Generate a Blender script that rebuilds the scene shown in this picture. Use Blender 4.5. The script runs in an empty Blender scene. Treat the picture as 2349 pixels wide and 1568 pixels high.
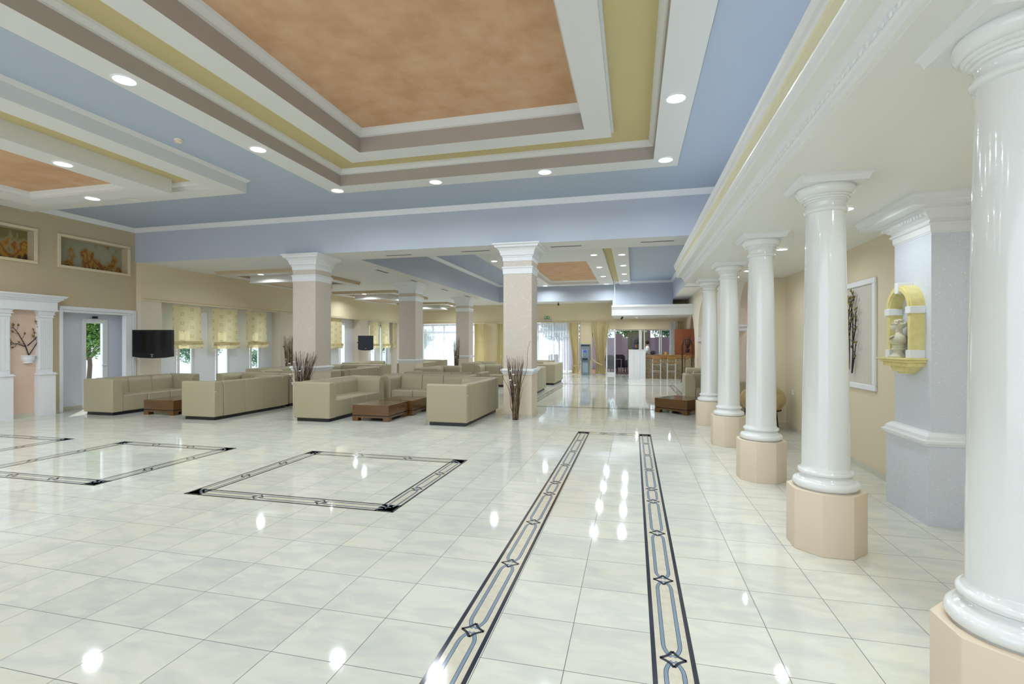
import bpy, bmesh, math, random
from mathutils import Vector, Matrix
random.seed(7)
S = bpy.context.scene
COL = S.collection
PI = math.pi

# ------------------------------------------------------------------ camera
FPX = 1128.0; TH = .2416; EYE = 1.5
cam_d = bpy.data.cameras.new('camera'); cam = bpy.data.objects.new('camera', cam_d); COL.objects.link(cam)
cam.location = (0, 0, EYE); cam.rotation_euler = (PI/2, 0, TH)
cam_d.sensor_width = 36; cam_d.lens = FPX/2349*36; cam_d.shift_y = (789-784)/2349
cam_d.clip_end = 300; cam_d.clip_start = .05
S.camera = cam
# ------------------------------------------------------------------ world, sun, exposure
W = bpy.data.worlds.new('world'); S.world = W; W.use_nodes = True
wn = W.node_tree; bg = wn.nodes['Background']
bg.inputs[0].default_value = (.78, .87, 1.0, 1); bg.inputs[1].default_value = 3.4
sd = bpy.data.lights.new('sun', 'SUN'); sd.energy = 7; sd.angle = .01; sd.color = (1, .95, .86)
sun = bpy.data.objects.new('sun', sd); COL.objects.link(sun); sun.rotation_euler = (math.radians(-28), math.radians(-32), 0)
LAMP_W = 34.0
S.view_settings.view_transform = 'Standard'; S.view_settings.look = 'None'
S.view_settings.exposure = -0.5; S.view_settings.gamma = 1; S.view_settings.use_curve_mapping = False

# ------------------------------------------------------------------ materials
def srgb(r, g, b):
    f = lambda c: (c/255/12.92) if c/255 <= .04045 else ((c/255+.055)/1.055)**2.4
    return (f(r), f(g), f(b), 1)
MATS = {}
def mat(name, col, rough=.6, metal=0, spec=.5, var=None, scale=6, bump=0, bscale=60, coat=0, emit=None, estr=0, trans=0):
    m = bpy.data.materials.new(name); m.use_nodes = True; MATS[name] = m
    nt = m.node_tree; b = nt.nodes['Principled BSDF']
    b.inputs['Base Color'].default_value = col; b.inputs['Roughness'].default_value = rough
    b.inputs['Metallic'].default_value = metal; b.inputs['Specular IOR Level'].default_value = spec
    b.inputs['Coat Weight'].default_value = coat; b.inputs['Coat Roughness'].default_value = .05
    b.inputs['Transmission Weight'].default_value = trans
    if emit: b.inputs['Emission Color'].default_value = emit; b.inputs['Emission Strength'].default_value = estr
    tc = nt.nodes.new('ShaderNodeTexCoord')
    if var:
        n = nt.nodes.new('ShaderNodeTexNoise'); n.inputs['Scale'].default_value = scale; n.inputs['Detail'].default_value = 8
        n.inputs['Roughness'].default_value = .6
        r = nt.nodes.new('ShaderNodeValToRGB'); r.color_ramp.elements[0].position = .35; r.color_ramp.elements[1].position = .68
        r.color_ramp.elements[0].color = col; r.color_ramp.elements[1].color = var
        nt.links.new(tc.outputs['Object'], n.inputs['Vector']); nt.links.new(n.outputs['Fac'], r.inputs[0]); nt.links.new(r.outputs[0], b.inputs['Base Color'])
    if bump:
        n2 = nt.nodes.new('ShaderNodeTexNoise'); n2.inputs['Scale'].default_value = bscale; n2.inputs['Detail'].default_value = 4
        bp = nt.nodes.new('ShaderNodeBump'); bp.inputs['Strength'].default_value = bump; bp.inputs['Distance'].default_value = .01
        nt.links.new(tc.outputs['Object'], n2.inputs['Vector']); nt.links.new(n2.outputs['Fac'], bp.inputs['Height']); nt.links.new(bp.outputs[0], b.inputs['Normal'])
    return m
def M(op, nt, a, b=None, clamp=False):
    n = nt.nodes.new('ShaderNodeMath'); n.operation = op; n.use_clamp = clamp
    for i, v in enumerate((a, b)):
        if v is None: continue
        if isinstance(v, (int, float)): n.inputs[i].default_value = v
        else: nt.links.new(v, n.inputs[i])
    return n.outputs[0]
def mixc(nt, fac, a, b):
    n = nt.nodes.new('ShaderNodeMix'); n.data_type = 'RGBA'
    if isinstance(fac, (int, float)): n.inputs[0].default_value = fac
    else: nt.links.new(fac, n.inputs[0])
    for i, v in ((6, a), (7, b)):
        if isinstance(v, tuple): n.inputs[i].default_value = v
        else: nt.links.new(v, n.inputs[i])
    return n.outputs[2]
def tile_mat(name, x0, y0, ts=.4):
    m = bpy.data.materials.new(name); m.use_nodes = True; MATS[name] = m
    nt = m.node_tree; b = nt.nodes['Principled BSDF']
    tc = nt.nodes.new('ShaderNodeTexCoord'); sp = nt.nodes.new('ShaderNodeSeparateXYZ'); nt.links.new(tc.outputs['Object'], sp.inputs[0])
    u = M('DIVIDE', nt, M('SUBTRACT', nt, sp.outputs[0], x0), ts); v = M('DIVIDE', nt, M('SUBTRACT', nt, sp.outputs[1], y0), ts)
    def edge(c):
        fr = M('FRACT', nt, M('ADD', nt, M('FRACT', nt, c), 1.0)); d = M('MINIMUM', nt, fr, M('SUBTRACT', nt, 1.0, fr)); return M('MULTIPLY', nt, d, ts)
    grout = M('LESS_THAN', nt, M('MINIMUM', nt, edge(u), edge(v)), .0017)
    fu = M('FLOOR', nt, u); fv = M('FLOOR', nt, v); rid = M('ADD', nt, M('MULTIPLY', nt, fu, 7.31), M('MULTIPLY', nt, fv, 3.77))
    n = nt.nodes.new('ShaderNodeTexNoise'); n.noise_dimensions = '4D'; n.inputs['Scale'].default_value = 3.4; n.inputs['Detail'].default_value = 5
    n.inputs['Roughness'].default_value = .55; n.inputs['Distortion'].default_value = .8
    mp = nt.nodes.new('ShaderNodeMapping'); mp.inputs['Scale'].default_value = (.9, 2.2, 1); mp.inputs['Rotation'].default_value = (0, 0, .5)
    nt.links.new(tc.outputs['Object'], mp.inputs[0]); nt.links.new(mp.outputs[0], n.inputs['Vector']); nt.links.new(rid, n.inputs['W'])
    r = nt.nodes.new('ShaderNodeValToRGB'); cr = r.color_ramp
    cr.elements[0].position = .30; cr.elements[0].color = srgb(211, 213, 207); cr.elements[1].position = .74; cr.elements[1].color = srgb(226, 222, 204)
    e = cr.elements.new(.46); e.color = srgb(220, 220, 208); e = cr.elements.new(.58); e.color = srgb(228, 227, 214)
    nt.links.new(n.outputs['Fac'], r.inputs[0])
    wn_ = nt.nodes.new('ShaderNodeTexWhiteNoise'); wn_.noise_dimensions = '1D'; nt.links.new(rid, wn_.inputs['W'])
    tone = M('ADD', nt, M('MULTIPLY', nt, wn_.outputs['Value'], .07), .95)
    h = nt.nodes.new('ShaderNodeHueSaturation'); nt.links.new(r.outputs[0], h.inputs['Color']); nt.links.new(tone, h.inputs['Value'])
    c = mixc(nt, grout, h.outputs[0], srgb(86, 88, 90)); nt.links.new(c, b.inputs['Base Color'])
    nt.links.new(M('ADD', nt, M('MULTIPLY', nt, grout, .5), .05), b.inputs['Roughness'])
    b.inputs['Specular IOR Level'].default_value = .62
    return m
tile_mat('floor tile', .283, .05); tile_mat('floor tile inner', -.31, .25); 
def plaster(name, base, streak, dark=None):
    m = bpy.data.materials.new(name); m.use_nodes = True; MATS[name] = m
    nt = m.node_tree; b = nt.nodes['Principled BSDF']; b.inputs['Roughness'].default_value = .45
    tc = nt.nodes.new('ShaderNodeTexCoord')
    n1 = nt.nodes.new('ShaderNodeTexNoise'); n1.inputs['Scale'].default_value = 24; n1.inputs['Detail'].default_value = 1; n1.inputs['Distortion'].default_value = 2.2
    n2 = nt.nodes.new('ShaderNodeTexNoise'); n2.inputs['Scale'].default_value = 17; n2.inputs['Detail'].default_value = 2
    for n in (n1, n2): nt.links.new(tc.outputs['Object'], n.inputs['Vector'])
    ridge = M('LESS_THAN', nt, M('ABSOLUTE', nt, M('SUBTRACT', nt, n1.outputs['Fac'], .5)), .014)
    mask = M('GREATER_THAN', nt, n2.outputs['Fac'], .5)
    c0 = mixc(nt, n2.outputs['Fac'], base, dark or base)
    c = mixc(nt, M('MULTIPLY', nt, M('MULTIPLY', nt, ridge, mask), .75), c0, streak); nt.links.new(c, b.inputs['Base Color'])
    bp = nt.nodes.new('ShaderNodeBump'); bp.inputs['Strength'].default_value = .15; nt.links.new(n1.outputs['Fac'], bp.inputs['Height']); nt.links.new(bp.outputs[0], b.inputs['Normal'])
plaster('pillar plaster', srgb(216, 204, 190), srgb(250, 249, 246), srgb(206, 192, 178))
plaster('grey plaster', srgb(222, 226, 234), srgb(246, 248, 250), srgb(208, 213, 222))
plaster('panel plaster', srgb(212, 204, 192), srgb(240, 236, 230), srgb(204, 196, 184))
mat('white paint', srgb(236, 237, 238), .35)
mat('glossy white', srgb(236, 238, 236), .12, coat=.6, bump=.06, bscale=35)
mat('frame white', srgb(222, 221, 216), .55)
mat('ceiling blue', srgb(178, 189, 204), .75)
mat('beam lilac', srgb(192, 198, 209), .7)
mat('soffit', srgb(232, 231, 226), .7)
mat('aisle ceiling', srgb(238, 238, 232), .45)
mat('recess wall', srgb(176, 166, 156), .7)
mat('yellow band', srgb(202, 186, 134), .7)
mat('cornice glow yellow', srgb(238, 234, 204), .5, bump=.8, bscale=45)  # yellowish cream stands in for the light of the back-lit cove
mat('orange sponge', srgb(198, 154, 116), .8, var=srgb(214, 176, 140), scale=2.6)
mat('pink sponge', srgb(218, 188, 166), .8, var=srgb(226, 200, 180), scale=2.5)
mat('wall warm', srgb(224, 210, 182), .65)
mat('wall beige', srgb(202, 184, 152), .7)
mat('wall light beige', srgb(230, 214, 180), .65)
mat('wall cream', srgb(226, 214, 194), .65)
mat('pink room', srgb(222, 192, 176), .7)
mat('bay white', srgb(238, 240, 246), .7)
mat('plinth cream', srgb(226, 209, 186), .5)
mat('skirting tile', srgb(206, 202, 184), .25)
mat('sofa leather', srgb(171, 161, 132), .42, bump=.12, bscale=220)
mat('sofa base', (.012, .011, .012, 1), .4)
mat('seam', srgb(96, 88, 66), .7)
def wood(name, a, b_, rough=.25, sc=(1, 12, 12)):
    m = mat(name, a, rough, coat=.4); nt = m.node_tree; b = nt.nodes['Principled BSDF']
    tc = nt.nodes.new('ShaderNodeTexCoord'); mp = nt.nodes.new('ShaderNodeMapping'); mp.inputs['Scale'].default_value = sc
    n = nt.nodes.new('ShaderNodeTexNoise'); n.inputs['Scale'].default_value = 2.2; n.inputs['Detail'].default_value = 6; n.inputs['Distortion'].default_value = .6
    nt.links.new(tc.outputs['Object'], mp.inputs[0]); nt.links.new(mp.outputs[0], n.inputs['Vector'])
    nt.links.new(mixc(nt, n.outputs['Fac'], a, b_), b.inputs['Base Color'])
wood('table wood', srgb(80, 50, 16), srgb(112, 74, 30))
wood('bar wood', srgb(140, 98, 48), srgb(168, 124, 66))
wood('cabinet wood', srgb(128, 66, 28), srgb(158, 88, 42), .35)
mat('black plastic', (.006, .006, .007, 1), .25)
mat('tv screen', (.004, .004, .006, 1), .12)
mat('navy plastic', srgb(24, 30, 42), .3)
mat('chrome', (.8, .8, .82, 1), .2, 1)
mat('aluminium', (.62, .63, .65, 1), .35, .7)
mat('dark iron', srgb(38, 30, 30), .45, .4)
mat('branch bronze', srgb(44, 34, 40), .35, .5)
mat('leaf gold', srgb(120, 104, 52), .3, .6)
mat('twig', srgb(160, 134, 96), .8, var=srgb(70, 52, 40), scale=9)
mat('twig dark', srgb(46, 34, 32), .8)
mat('blossom', srgb(238, 236, 230), .6)
mat('dry leaf', srgb(92, 44, 38), .7)
mat('machine grey', srgb(120, 136, 146), .4, .2)
mat('machine light', srgb(150, 166, 176), .4)
mat('blue sign', srgb(30, 60, 190), .3, emit=srgb(40, 70, 230), estr=.6)
mat('gold niche', srgb(232, 220, 158), .5, var=srgb(222, 206, 132), scale=18)
mat('stone bust', srgb(206, 202, 178), .6)
mat('lamp lens', (1, 1, 1, 1), .5, emit=(.93, .97, 1, 1), estr=14)
mat('cove strip', (1, 1, 1, 1), .5, emit=(1, .9, .75, 1), estr=5)
mat('vent dark', srgb(70, 78, 74), .5)
mat('urn clay', srgb(196, 176, 132), .7, var=srgb(160, 134, 92), scale=5)
mat('sign green', srgb(14, 120, 70), .4, emit=srgb(10, 120, 66), estr=.35)
mat('skin', srgb(206, 150, 122), .6); mat('hair', srgb(34, 26, 22), .7); mat('shirt', srgb(232, 230, 232), .7); mat('trousers', srgb(30, 32, 40), .8)
mat('marble front', srgb(176, 158, 122), .35, var=srgb(108, 92, 64), scale=16)
mat('leaf green', srgb(52, 104, 36), .6, var=srgb(104, 150, 52), scale=9)
mat('leaf teal', srgb(60, 110, 70), .6, var=srgb(100, 150, 110), scale=9)
mat('bark', srgb(86, 76, 66), .9)
mat('paving', srgb(214, 214, 216), .8); mat('outdoor wall', srgb(226, 226, 232), .8); mat('mauve wall', srgb(170, 158, 172), .7)
mat('red flower', srgb(190, 40, 50), .6)
mat('dark wicker', srgb(44, 36, 44), .7); mat('yellow thing', srgb(236, 180, 40), .4); mat('green panel', srgb(150, 160, 134), .7)
mat('brown tile', srgb(130, 98, 84), .3)
mat('inlay dark', srgb(46, 50, 62), .1, spec=.6); mat('inlay blue', srgb(134, 152, 170), .1, spec=.6); mat('inlay cream', srgb(212, 204, 182), .1, var=srgb(224, 218, 200), scale=20, spec=.6)
mat('smoked', srgb(90, 84, 90), .1, .1)
def cloth_mat(name, a, transp, transl=.4, pattern=None):
    m = bpy.data.materials.new(name); m.use_nodes = True; MATS[name] = m; nt = m.node_tree
    b = nt.nodes['Principled BSDF']; out = nt.nodes['Material Output']; b.inputs['Base Color'].default_value = a; b.inputs['Roughness'].default_value = .8
    tl = nt.nodes.new('ShaderNodeBsdfTranslucent'); tl.inputs[0].default_value = a
    mx = nt.nodes.new('ShaderNodeMixShader'); mx.inputs[0].default_value = transl
    nt.links.new(b.outputs[0], mx.inputs[1]); nt.links.new(tl.outputs[0], mx.inputs[2])
    tr = nt.nodes.new('ShaderNodeBsdfTransparent'); m2 = nt.nodes.new('ShaderNodeMixShader'); m2.inputs[0].default_value = transp
    nt.links.new(mx.outputs[0], m2.inputs[1]); nt.links.new(tr.outputs[0], m2.inputs[2]); nt.links.new(m2.outputs[0], out.inputs[0])
    tc = nt.nodes.new('ShaderNodeTexCoord')
    if pattern == 'squares':
        sp = nt.nodes.new('ShaderNodeSeparateXYZ'); nt.links.new(tc.outputs['Object'], sp.inputs[0])
        def cell(c, n):
            f = M('FRACT', nt, M('MULTIPLY', nt, c, n)); return M('ABSOLUTE', nt, M('SUBTRACT', nt, f, .5))
        uu = sp.outputs[1]; vv = M('ADD', nt, sp.outputs[2], M('MULTIPLY', nt, M('FLOOR', nt, M('MULTIPLY', nt, uu, 3.2)), .11))
        d = M('MAXIMUM', nt, cell(uu, 3.2), cell(vv, 4.0))
        ring = M('MULTIPLY', nt, M('LESS_THAN', nt, d, .17), M('GREATER_THAN', nt, d, .08))
        nt.links.new(mixc(nt, ring, a, srgb(206, 182, 108)), b.inputs['Base Color'])
    if pattern == 'dots':
        sp = nt.nodes.new('ShaderNodeSeparateXYZ'); nt.links.new(tc.outputs['Object'], sp.inputs[0])
        def cell(c, n, w):
            f = M('FRACT', nt, M('MULTIPLY', nt, c, n)); return M('LESS_THAN', nt, M('ABSOLUTE', nt, M('SUBTRACT', nt, f, .5)), w)
        dd = M('MULTIPLY', nt, cell(sp.outputs[0], 4.5, .1), cell(sp.outputs[2], 3.0, .06))
        nt.links.new(mixc(nt, dd, a, srgb(150, 150, 120)), b.inputs['Base Color'])
        nt.links.new(M('MULTIPLY', nt, M('SUBTRACT', nt, 1.0, dd), transp), m2.inputs[0])
    return m
cloth_mat('blind cloth', srgb(242, 230, 186), 0, .35, 'squares')
cloth_mat('drape cloth', srgb(226, 212, 166), 0, .2)
cloth_mat('sheer cloth', srgb(236, 240, 248), .42, .55, 'dots')
def glass_mat():
    m = bpy.data.materials.new('window glass'); m.use_nodes = True; MATS['window glass'] = m; nt = m.node_tree
    out = nt.nodes['Material Output']; nt.nodes.remove(nt.nodes['Principled BSDF'])
    t = nt.nodes.new('ShaderNodeBsdfTransparent'); t.inputs[0].default_value = (.95, .98, .98, 1)
    g = nt.nodes.new('ShaderNodeBsdfGlossy'); g.inputs['Roughness'].default_value = .02
    f = nt.nodes.new('ShaderNodeLayerWeight'); f.inputs[0].default_value = .5; ff = M('ADD', nt, M('MULTIPLY', nt, M('POWER', nt, f.outputs['Facing'], 4.0), .5), .03)
    mx = nt.nodes.new('ShaderNodeMixShader'); nt.links.new(ff, mx.inputs[0]); nt.links.new(t.outputs[0], mx.inputs[1]); nt.links.new(g.outputs[0], mx.inputs[2]); nt.links.new(mx.outputs[0], out.inputs[0])
glass_mat()
def painting_mat(name, seed, sky):
    # generic antique-looking picture: pale sky, dark ground, loose ochre and brown figures-like masses
    m = bpy.data.materials.new(name); m.use_nodes = True; MATS[name] = m; nt = m.node_tree; b = nt.nodes['Principled BSDF']; b.inputs['Roughness'].default_value = .5
    tc = nt.nodes.new('ShaderNodeTexCoord'); mp = nt.nodes.new('ShaderNodeMapping'); mp.inputs['Location'].default_value = (seed, seed*.7, 0); mp.inputs['Scale'].default_value = (1, 2.4, 1.2)
    nt.links.new(tc.outputs['Object'], mp.inputs[0])
    n = nt.nodes.new('ShaderNodeTexNoise'); n.inputs['Scale'].default_value = 1.9; n.inputs['Detail'].default_value = 3; nt.links.new(mp.outputs[0], n.inputs['Vector'])
    sp = nt.nodes.new('ShaderNodeSeparateXYZ'); nt.links.new(tc.outputs['Object'], sp.inputs[0])
    h = M('ADD', nt, n.outputs['Fac'], M('MULTIPLY', nt, M('SUBTRACT', nt, 3.55, sp.outputs[2]), .42))
    r = nt.nodes.new('ShaderNodeValToRGB'); cr = r.color_ramp
    cr.elements[0].position = .40; cr.elements[0].color = sky; cr.elements[1].position = .78; cr.elements[1].color = srgb(50, 40, 26)
    for p_, c_ in ((.47, srgb(150, 146, 112)), (.5, srgb(176, 126, 46)), (.56, srgb(128, 76, 32)), (.62, srgb(184, 140, 52)), (.68, srgb(84, 60, 30))):
        e = cr.elements.new(p_); e.color = c_
    nt.links.new(h, r.inputs[0]); nt.links.new(r.outputs[0], b.inputs['Base Color'])
painting_mat('picture pale', 3.1, srgb(160, 158, 132)); painting_mat('picture dark', 9.4, srgb(120, 110, 62))

# ------------------------------------------------------------------ mesh helpers
class MB:
    def __init__(s): s.v = []; s.f = []; s.m = []; s.s = []
    def add(s, vs, fs, mi=0, sm=False):
        o = len(s.v); s.v += [tuple(v) for v in vs]
        for f in fs: s.f.append([i+o for i in f]); s.m.append(mi); s.s.append(sm)
    def box(s, x0, y0, z0, x1, y1, z1, mi=0):
        x0, x1 = min(x0, x1), max(x0, x1); y0, y1 = min(y0, y1), max(y0, y1); z0, z1 = min(z0, z1), max(z0, z1)
        s.add([(x0,y0,z0),(x1,y0,z0),(x1,y1,z0),(x0,y1,z0),(x0,y0,z1),(x1,y0,z1),(x1,y1,z1),(x0,y1,z1)],
              [(0,3,2,1),(4,5,6,7),(0,1,5,4),(1,2,6,5),(2,3,7,6),(3,0,4,7)], mi); return s
    def quad(s, a, b, c, d, mi=0): s.add([a, b, c, d], [(0, 1, 2, 3)], mi); return s
    def prism(s, prof, axis, a0, a1, mi=0, sm=False):
        # prof: closed 2D loop; axis x: (y,z); y: (x,z); z: (x,y)
        n = len(prof); P = {'x': lambda p, a: (a, p[0], p[1]), 'y': lambda p, a: (p[0], a, p[1]), 'z': lambda p, a: (p[0], p[1], a)}[axis]
        vs = [P(p, a0) for p in prof]+[P(p, a1) for p in prof]
        s.add(vs, [(i, (i+1) % n, n+(i+1) % n, n+i) for i in range(n)]+[tuple(range(n))[::-1], tuple(range(n, 2*n))], mi, sm); return s
    def lathe(s, prof, cx=0, cy=0, seg=48, mi=0, cap=True, sm=True):
        n = len(prof); vs = [(cx+r*math.cos(2*PI*k/seg), cy+r*math.sin(2*PI*k/seg), z) for r, z in prof for k in range(seg)]
        fs = [(i*seg+k, i*seg+(k+1) % seg, (i+1)*seg+(k+1) % seg, (i+1)*seg+k) for i in range(n-1) for k in range(seg)]
        if cap: fs = fs+[tuple(range(seg))[::-1], tuple(range((n-1)*seg, n*seg))]
        s.add(vs, fs, mi, sm); return s
    def tube(s, pts, rad, seg=6, mi=0, cap=True):
        pts = [Vector(p) for p in pts]; n = len(pts)
        if not hasattr(rad, '__len__'): rad = [rad]*n
        vs = []; up = Vector((.13, .27, .95))
        for i, p in enumerate(pts):
            d = (pts[min(i+1, n-1)]-pts[max(i-1, 0)]).normalized()
            a = d.cross(up); a = a if a.length > .05 else d.cross(Vector((1, 0, 0))); a.normalize(); b = d.cross(a)
            for k in range(seg):
                t = 2*PI*k/seg; vs.append(p+(a*math.cos(t)+b*math.sin(t))*rad[i])
        fs = [(i*seg+k, i*seg+(k+1) % seg, (i+1)*seg+(k+1) % seg, (i+1)*seg+k) for i in range(n-1) for k in range(seg)]
        if cap: fs += [tuple(range(seg))[::-1], tuple(range((n-1)*seg, n*seg))]
        s.add(vs, fs, mi, True); return s
    def ball(s, c, r, seg=12, rings=8, mi=0, sc=(1, 1, 1)):
        prof = [(max(math.sin(PI*i/rings), .001)*r, -math.cos(PI*i/rings)*r) for i in range(rings+1)]
        vs = [(c[0]+q*math.cos(2*PI*k/seg)*sc[0], c[1]+q*math.sin(2*PI*k/seg)*sc[1], c[2]+z*sc[2]) for q, z in prof for k in range(seg)]
        s.add(vs, [(i*seg+k, i*seg+(k+1) % seg, (i+1)*seg+(k+1) % seg, (i+1)*seg+k) for i in range(rings) for k in range(seg)], mi, True); return s
    def loops(s, L, mis, close=None, cmi=0):
        # L: list of (x0,y0,x1,y1,z); ring strips between them
        for i in range(len(L)-1):
            a, b = L[i], L[i+1]
            A = [(a[0],a[1],a[4]),(a[2],a[1],a[4]),(a[2],a[3],a[4]),(a[0],a[3],a[4])]; B = [(b[0],b[1],b[4]),(b[2],b[1],b[4]),(b[2],b[3],b[4]),(b[0],b[3],b[4])]
            s.add(A+B, [(k, (k+1) % 4, 4+(k+1) % 4, 4+k) for k in range(4)], mis[i])
        if close: b = L[-1]; s.quad((b[0],b[1],b[4]),(b[2],b[1],b[4]),(b[2],b[3],b[4]),(b[0],b[3],b[4]), cmi)
        return s
    def build(s, name, mats, parent=None, bevel=0, bseg=2, fix=True, sharp=35):
        if isinstance(mats, str): mats = [mats]
        me = bpy.data.meshes.new(name); me.from_pydata(s.v, [], s.f)
        for m in mats: me.materials.append(MATS[m])
        me.polygons.foreach_set('material_index', s.m); me.polygons.foreach_set('use_smooth', s.s)
        if fix:
            bm = bmesh.new(); bm.from_mesh(me); bmesh.ops.recalc_face_normals(bm, faces=bm.faces); bm.to_mesh(me); bm.free()
        if any(s.s): me.set_sharp_from_angle(angle=math.radians(sharp))
        o = bpy.data.objects.new(name, me); COL.objects.link(o)
        if parent: o.parent = parent
        if bevel:
            md = o.modifiers.new('bevel', 'BEVEL'); md.width = bevel; md.segments = bseg; md.limit_method = 'ANGLE'; md.angle_limit = math.radians(40)
            for p in me.polygons: p.use_smooth = True
            me.set_sharp_from_angle(angle=math.radians(50))
        return o
def empty(name, loc=(0, 0, 0), rz=0):
    o = bpy.data.objects.new(name, None); COL.objects.link(o); o.location = loc; o.rotation_euler = (0, 0, rz); o.empty_display_size = .1; return o
def tag(o, label, cat, group=None):
    o['label'] = label; o['category'] = cat
    if group: o['group'] = group
    return o
def st(o): o['kind'] = 'structure'; return o
def copy_tree(o, parent=None):
    c = o.copy(); COL.objects.link(c); c.parent = parent
    for ch in [x for x in bpy.data.objects if x.parent == o]: copy_tree(ch, c)
    return c
def place(px, X=None, Y=None, Z=None, py=None):
    # measured point of the photograph -> room coordinates on a known plane (used only to set sizes)
    a = (px-1174.5)/FPX; c, s = math.cos(TH), math.sin(TH); dx, dy = a*c-s, a*s+c
    t = X/dx if X is not None else (Y/dy if Y is not None else (Z-EYE)/((789-py)/FPX))
    return Vector((dx*t, dy*t, EYE+(0 if py is None else (789-py)/FPX*t)))
yl = lambda px, X: place(px, X=X).y
xf = lambda px, Y: place(px, Y=Y).x

XL, XW, XR = -12.17, -12.02, 2.69      # left wall, window wall, right wall of the aisle
YB, YF, YN = 9.75, 24.8, -6.0          # front of the beam, far wall, open side behind the camera
ZS, ZC, ZA = 3.54, 4.39, 2.71          # low soffit, high blue ceiling, aisle ceiling
XO, XA = 1.74, 2.44                    # bulkhead above the entablature, arcade wall

# ------------------------------------------------------------------ floor with its inlaid borders
b = MB(); b.box(-12.6, YN, -.15, 5.6, YF+.3, 0, 0)
b.box(-.72, -1.2, 0, .09, 8.3, .0012, 1)
def stroke(b, pts, w, z, mi):
    pts = [Vector((p[0], p[1])) for p in pts]; L = []; R = []
    for i, p in enumerate(pts):
        d = (pts[min(i+1, len(pts)-1)]-pts[max(i-1, 0)]).normalized(); n = Vector((-d.y, d.x))*w/2; L.append(p+n); R.append(p-n)
    vs = [(q.x, q.y, z) for q in L]+[(q.x, q.y, z) for q in R]; n = len(pts)
    b.add(vs, [(i, i+1, n+i+1, n+i) for i in range(n-1)], mi)
def border(b, p, q, diamonds, w=.19, z=.0014):
    # straight border run from p to q (centre line), diamonds at distances along it
    p, q = Vector(p), Vector(q); d = (q-p).normalized(); n = Vector((-d.y, d.x)); L = (q-p).length
    P = lambda s, t: (p+d*s+n*t)
    def rect(s0, s1, t0, t1, zz, mi): b.add([(*P(s0, t0), zz), (*P(s1, t0), zz), (*P(s1, t1), zz), (*P(s0, t1), zz)], [(0, 1, 2, 3)], mi)
    rect(-w/2, L+w/2, -w/2, w/2, z, 4)
    for sg in (-1, 1): rect(-w/2, L+w/2, sg*w/2, sg*(w/2-.022), z+.0003, 2)
    for s in diamonds:
        for k in range(4):
            c = [(s-.062, 0), (s, .06), (s+.062, 0), (s, -.06)]; a, e = c[k], c[(k+1) % 4]
            pts = []
            for i in range(5):
                u = i/4; x = a[0]*(1-u)+e[0]*u; y = a[1]*(1-u)+e[1]*u; bul = math.sin(PI*u)*.012; x += (s-x)*bul/.06; y -= y*bul/.06; pts.append(P(x, y))
            stroke(b, pts, .015, z+.0009, 2)
    for i in range(len(diamonds)-1):
        s0, s1 = diamonds[i], diamonds[i+1]; 
        if s1-s0 < .12: continue
        r = min(.11, (s1-s0)*.25)
        for sg in (-1, 1):
            for ww, zz, mi in ((.021, z+.0005, 2), (.016, z+.0007, 3)):
                pts = [P(s0+.018, sg*.004)]+[P(s0+r*u, sg*.040*math.sin(PI/2*u)) for u in (.25, .5, .75, 1)]+[P(s1-r*u, sg*.040*math.sin(PI/2*u)) for u in (1, .75, .5, .25)]+[P(s1-.018, sg*.004)]
                stroke(b, pts, ww, zz, mi)
dl = [8.39, 7.69, 6.89, 6.09, 5.29, 4.88, 4.07, 3.27, 2.46, 1.66, .86, .06, -.74]
for x in (-.817, .185): border(b, (x, 8.385), (x, -1.2), [8.39-v for v in dl], .2)
border(b, (-.817, 8.385), (.185, 8.385), [.33, .66], .2)
def frame(b, x0, y0, x1, y1, nx=2, ny=2):
    w = .095; A, B, C, D = (x0+w, y0+w), (x1-w, y0+w), (x1-w, y1-w), (x0+w, y1-w)
    for p, q, n in ((A, B, nx), (B, C, ny), (D, C, nx), (A, D, ny)):
        L = (Vector(q)-Vector(p)).length; border(b, p, q, [L*i/(n+1) for i in range(n+2)])
frame(b, -4.38, 4.0, -2.08, 6.04); frame(b, -7.62, 4.0, -5.55, 5.94); frame(b, -10.7, 4.0, -8.6, 5.92)
frame(b, -2.6, 11.62, 1.45, 18.65, 4, 8)
fl = st(b.build('floor', ['floor tile', 'floor tile inner', 'inlay dark', 'inlay blue', 'inlay cream'], fix=False))

# ------------------------------------------------------------------ ceilings
b = MB()
T1 = (-5.53, -2.4, .70, 8.27); T2 = (-11.75, -2.0, -6.62, 7.30)     # outer rectangles of the two trays
def cells(b, x0, y0, x1, y1, holes, z, mi, th=.05):
    xs = sorted({x0, x1, *[h[0] for h in holes], *[h[2] for h in holes]}); ys = sorted({y0, y1, *[h[1] for h in holes], *[h[3] for h in holes]})
    for i in range(len(xs)-1):
        for j in range(len(ys)-1):
            cx, cy = (xs[i]+xs[i+1])/2, (ys[j]+ys[j+1])/2
            if any(h[0] < cx < h[2] and h[1] < cy < h[3] for h in holes): continue
            b.box(xs[i], ys[j], z, xs[i+1], ys[j+1], z+th, mi)
cells(b, XL-.3, YN, XO, YB, [T1], ZC, 0)
cells(b, -12.5, YB, XA, YF, [(-6.4, 10.65, XO, 23.3)], ZS, 1)
cells(b, -6.4, 10.65, XO, 23.3, [], ZC, 0)
b.box(1.0, YN, ZA, XR+.1, 10.33, ZA+.04, 2)
b.box(XA+.14, 9.98, 3.1, 5.5, YF, 3.15, 1)
st(b.build('ceiling', ['ceiling blue', 'soffit', 'aisle ceiling']))
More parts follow.
